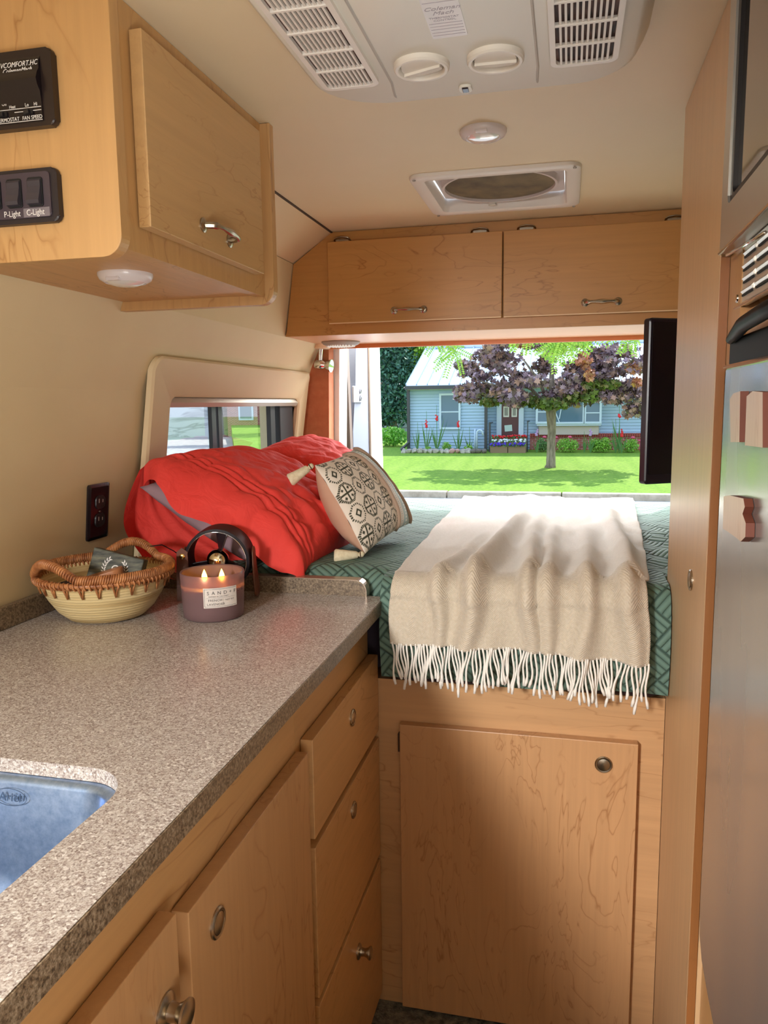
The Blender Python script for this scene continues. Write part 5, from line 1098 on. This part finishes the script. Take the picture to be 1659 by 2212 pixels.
# tiered planter
pa, pb_ = at(1058, 962, 'y', 26.1), at(1136, 962, 'y', 26.1)
pl_ = thing('tiered_planter', ((pa.x+pb_.x)/2, 26.1, lawn_z(26.1)), 'wooden tiered planter full of red, white and violet flowers by the steps', 'planter')
plw = M('planter_wood', (150, 124, 98), .8)
for k, (py0, py1, fm, y) in enumerate(((972, 962, pum, 26.1), (962, 954, whm, 26.35), (953, 945, rdm, 26.6))):
    z1_ = at(1100, py1-1, 'y', y).z; bm = bm_new()
    for s_ in (0, 1): box(bm, pa.x+s_*(pb_.x-pa.x)/2+.01, pa.x+(s_+1)*(pb_.x-pa.x)/2-.01, y, y+.22, lawn_z(26)-.05, z1_-.04, .01)
    o = obj('planter_box', bm, plw, pl_); rn = random.Random(k)
    bm = bm_new(); leaves(bm, 500, lambda r: Vector((r.uniform(pa.x, pb_.x), y+r.uniform(-.05, .2), z1_+r.uniform(-.06, .02))), .03, OVAL, rn); obj('foliage', bm, dsm, o)['kind'] = 'stuff'
    bm = bm_new()
    for q in range(46): uvsphere(bm, (rn.uniform(pa.x+.02, pb_.x-.02), y+rn.uniform(-.06, .08), z1_+rn.uniform(-.03, .06)), .038, 7, 4, (1, 1, .8))
    obj('blossoms', bm, fm, o, True)['kind'] = 'stuff'
# rocks edging the bed
rkm = M('pale_rock', (190, 176, 164), .9); t = NT(rkm); t.color(t.ramp(t.noise(t.coord(), 6, 5), [(.3, S(140, 130, 122)), (.55, S(196, 186, 174)), (.8, S(226, 216, 206))]))
rkp = M('pink_rock', (206, 160, 152), .9); rkd = M('dark_rock', (120, 110, 100), .9)
rn = random.Random(9); px = 872; k = 0; desc = ['pale', 'flat', 'small', 'rounded', 'light', 'jagged']
spots = ['at the left end of the garden edging', 'below the left house corner', 'below the flowerless stalk', 'left of the red spike foot', 'below the red spike on its stake', 'right of the red spike foot', 'below the tall spike', 'left of the low green clump', 'below the low green clump', 'below the single window', 'right of the low green clump', 'below the right window edge', 'left of the white pipes', 'below the white pipes', 'nearest the downspout', 'beside the tiered planter']
for sp_t in spots:
    y = 26.0; c = at(px, 972-k*.25, 'y', y); w_ = rn.uniform(.09, .15); bm = bm_new(); uvsphere(bm, (c.x, y, lawn_z(y)+.07), 1, 9, 6, (w_, .12, .09))
    for v in bm.verts: v.co += Vector((fn(v.co.x*6, v.co.z*6, k), fn(v.co.x*6, v.co.z*6, k+9), fn(v.co.x*6, v.co.z*6, k+5)))*.05
    tag(obj('edging_rock', bm, rkp if k in (9, 10) else rkd if k > 12 else rkm, None, False, (c.x, y, lawn_z(y))), f'{["pale", "pale", "pale"][k%3] if k < 9 else "pinkish" if k < 11 else "pale" if k < 13 else "dark"} edging rock {sp_t}', 'rock', 'rocks edging the flower bed'); px += 11.6; k += 1
# red brick neighbour seen through the side window
t = NT(M('pale_stucco', (206, 204, 206), .9)); t.color(t.ramp(t.noise(t.coord('Object', (.3, .3, 1.2)), 1, 4, .6, 1.0), [(.42, S(214, 212, 214)), (.49, S(168, 166, 172)), (.54, S(214, 212, 214))]))
bm = bm_new(); box(bm, -45, -21.6, 46, 47, -.6, 9, .05); tag(obj('stucco_wall', bm, t.m, None, False, (-33, 46, -.5)), 'pale grey wall with cracks seen through the near pane of the side window', 'wall')
nb = thing('brick_house', (-20, 46, -.45), 'red brick house with white windows seen through the side window', 'house')
bm = bm_new(); box(bm, -21.2, -12, 46, 52, -.5, 3.6); obj('wall', bm, brick, nb)
bm = bm_new(); prism(bm, [(45.6, 3.5), (49, 5.6), (52.4, 3.5)], 'x', -21.4, -11.5); obj('roof', bm, M('grey_shingle', (110, 104, 100), .9), nb)
for x in (-19.9, -18.3, -16.5, -14.5):
    bm = bm_new(); box(bm, x-.5, x+.5, 45.93, 46.02, .5, 2.2); f_ = obj('window', bm, trimw, nb)
    bm = bm_new(); box(bm, x-.38, x+.38, 45.9, 45.95, .62, 2.08); obj('pane', bm, wg, f_)
b0 = (-15.2, 38, -.3); bgtree('street_tree', [((-15.2, 38, 3.4), (2.4, 2, 1.2)), ((-17, 38, 3.8), (1.4, 1.5, .9))], 3500, .13, dkl, 'green leafy tree seen through the side window', b0, 50)
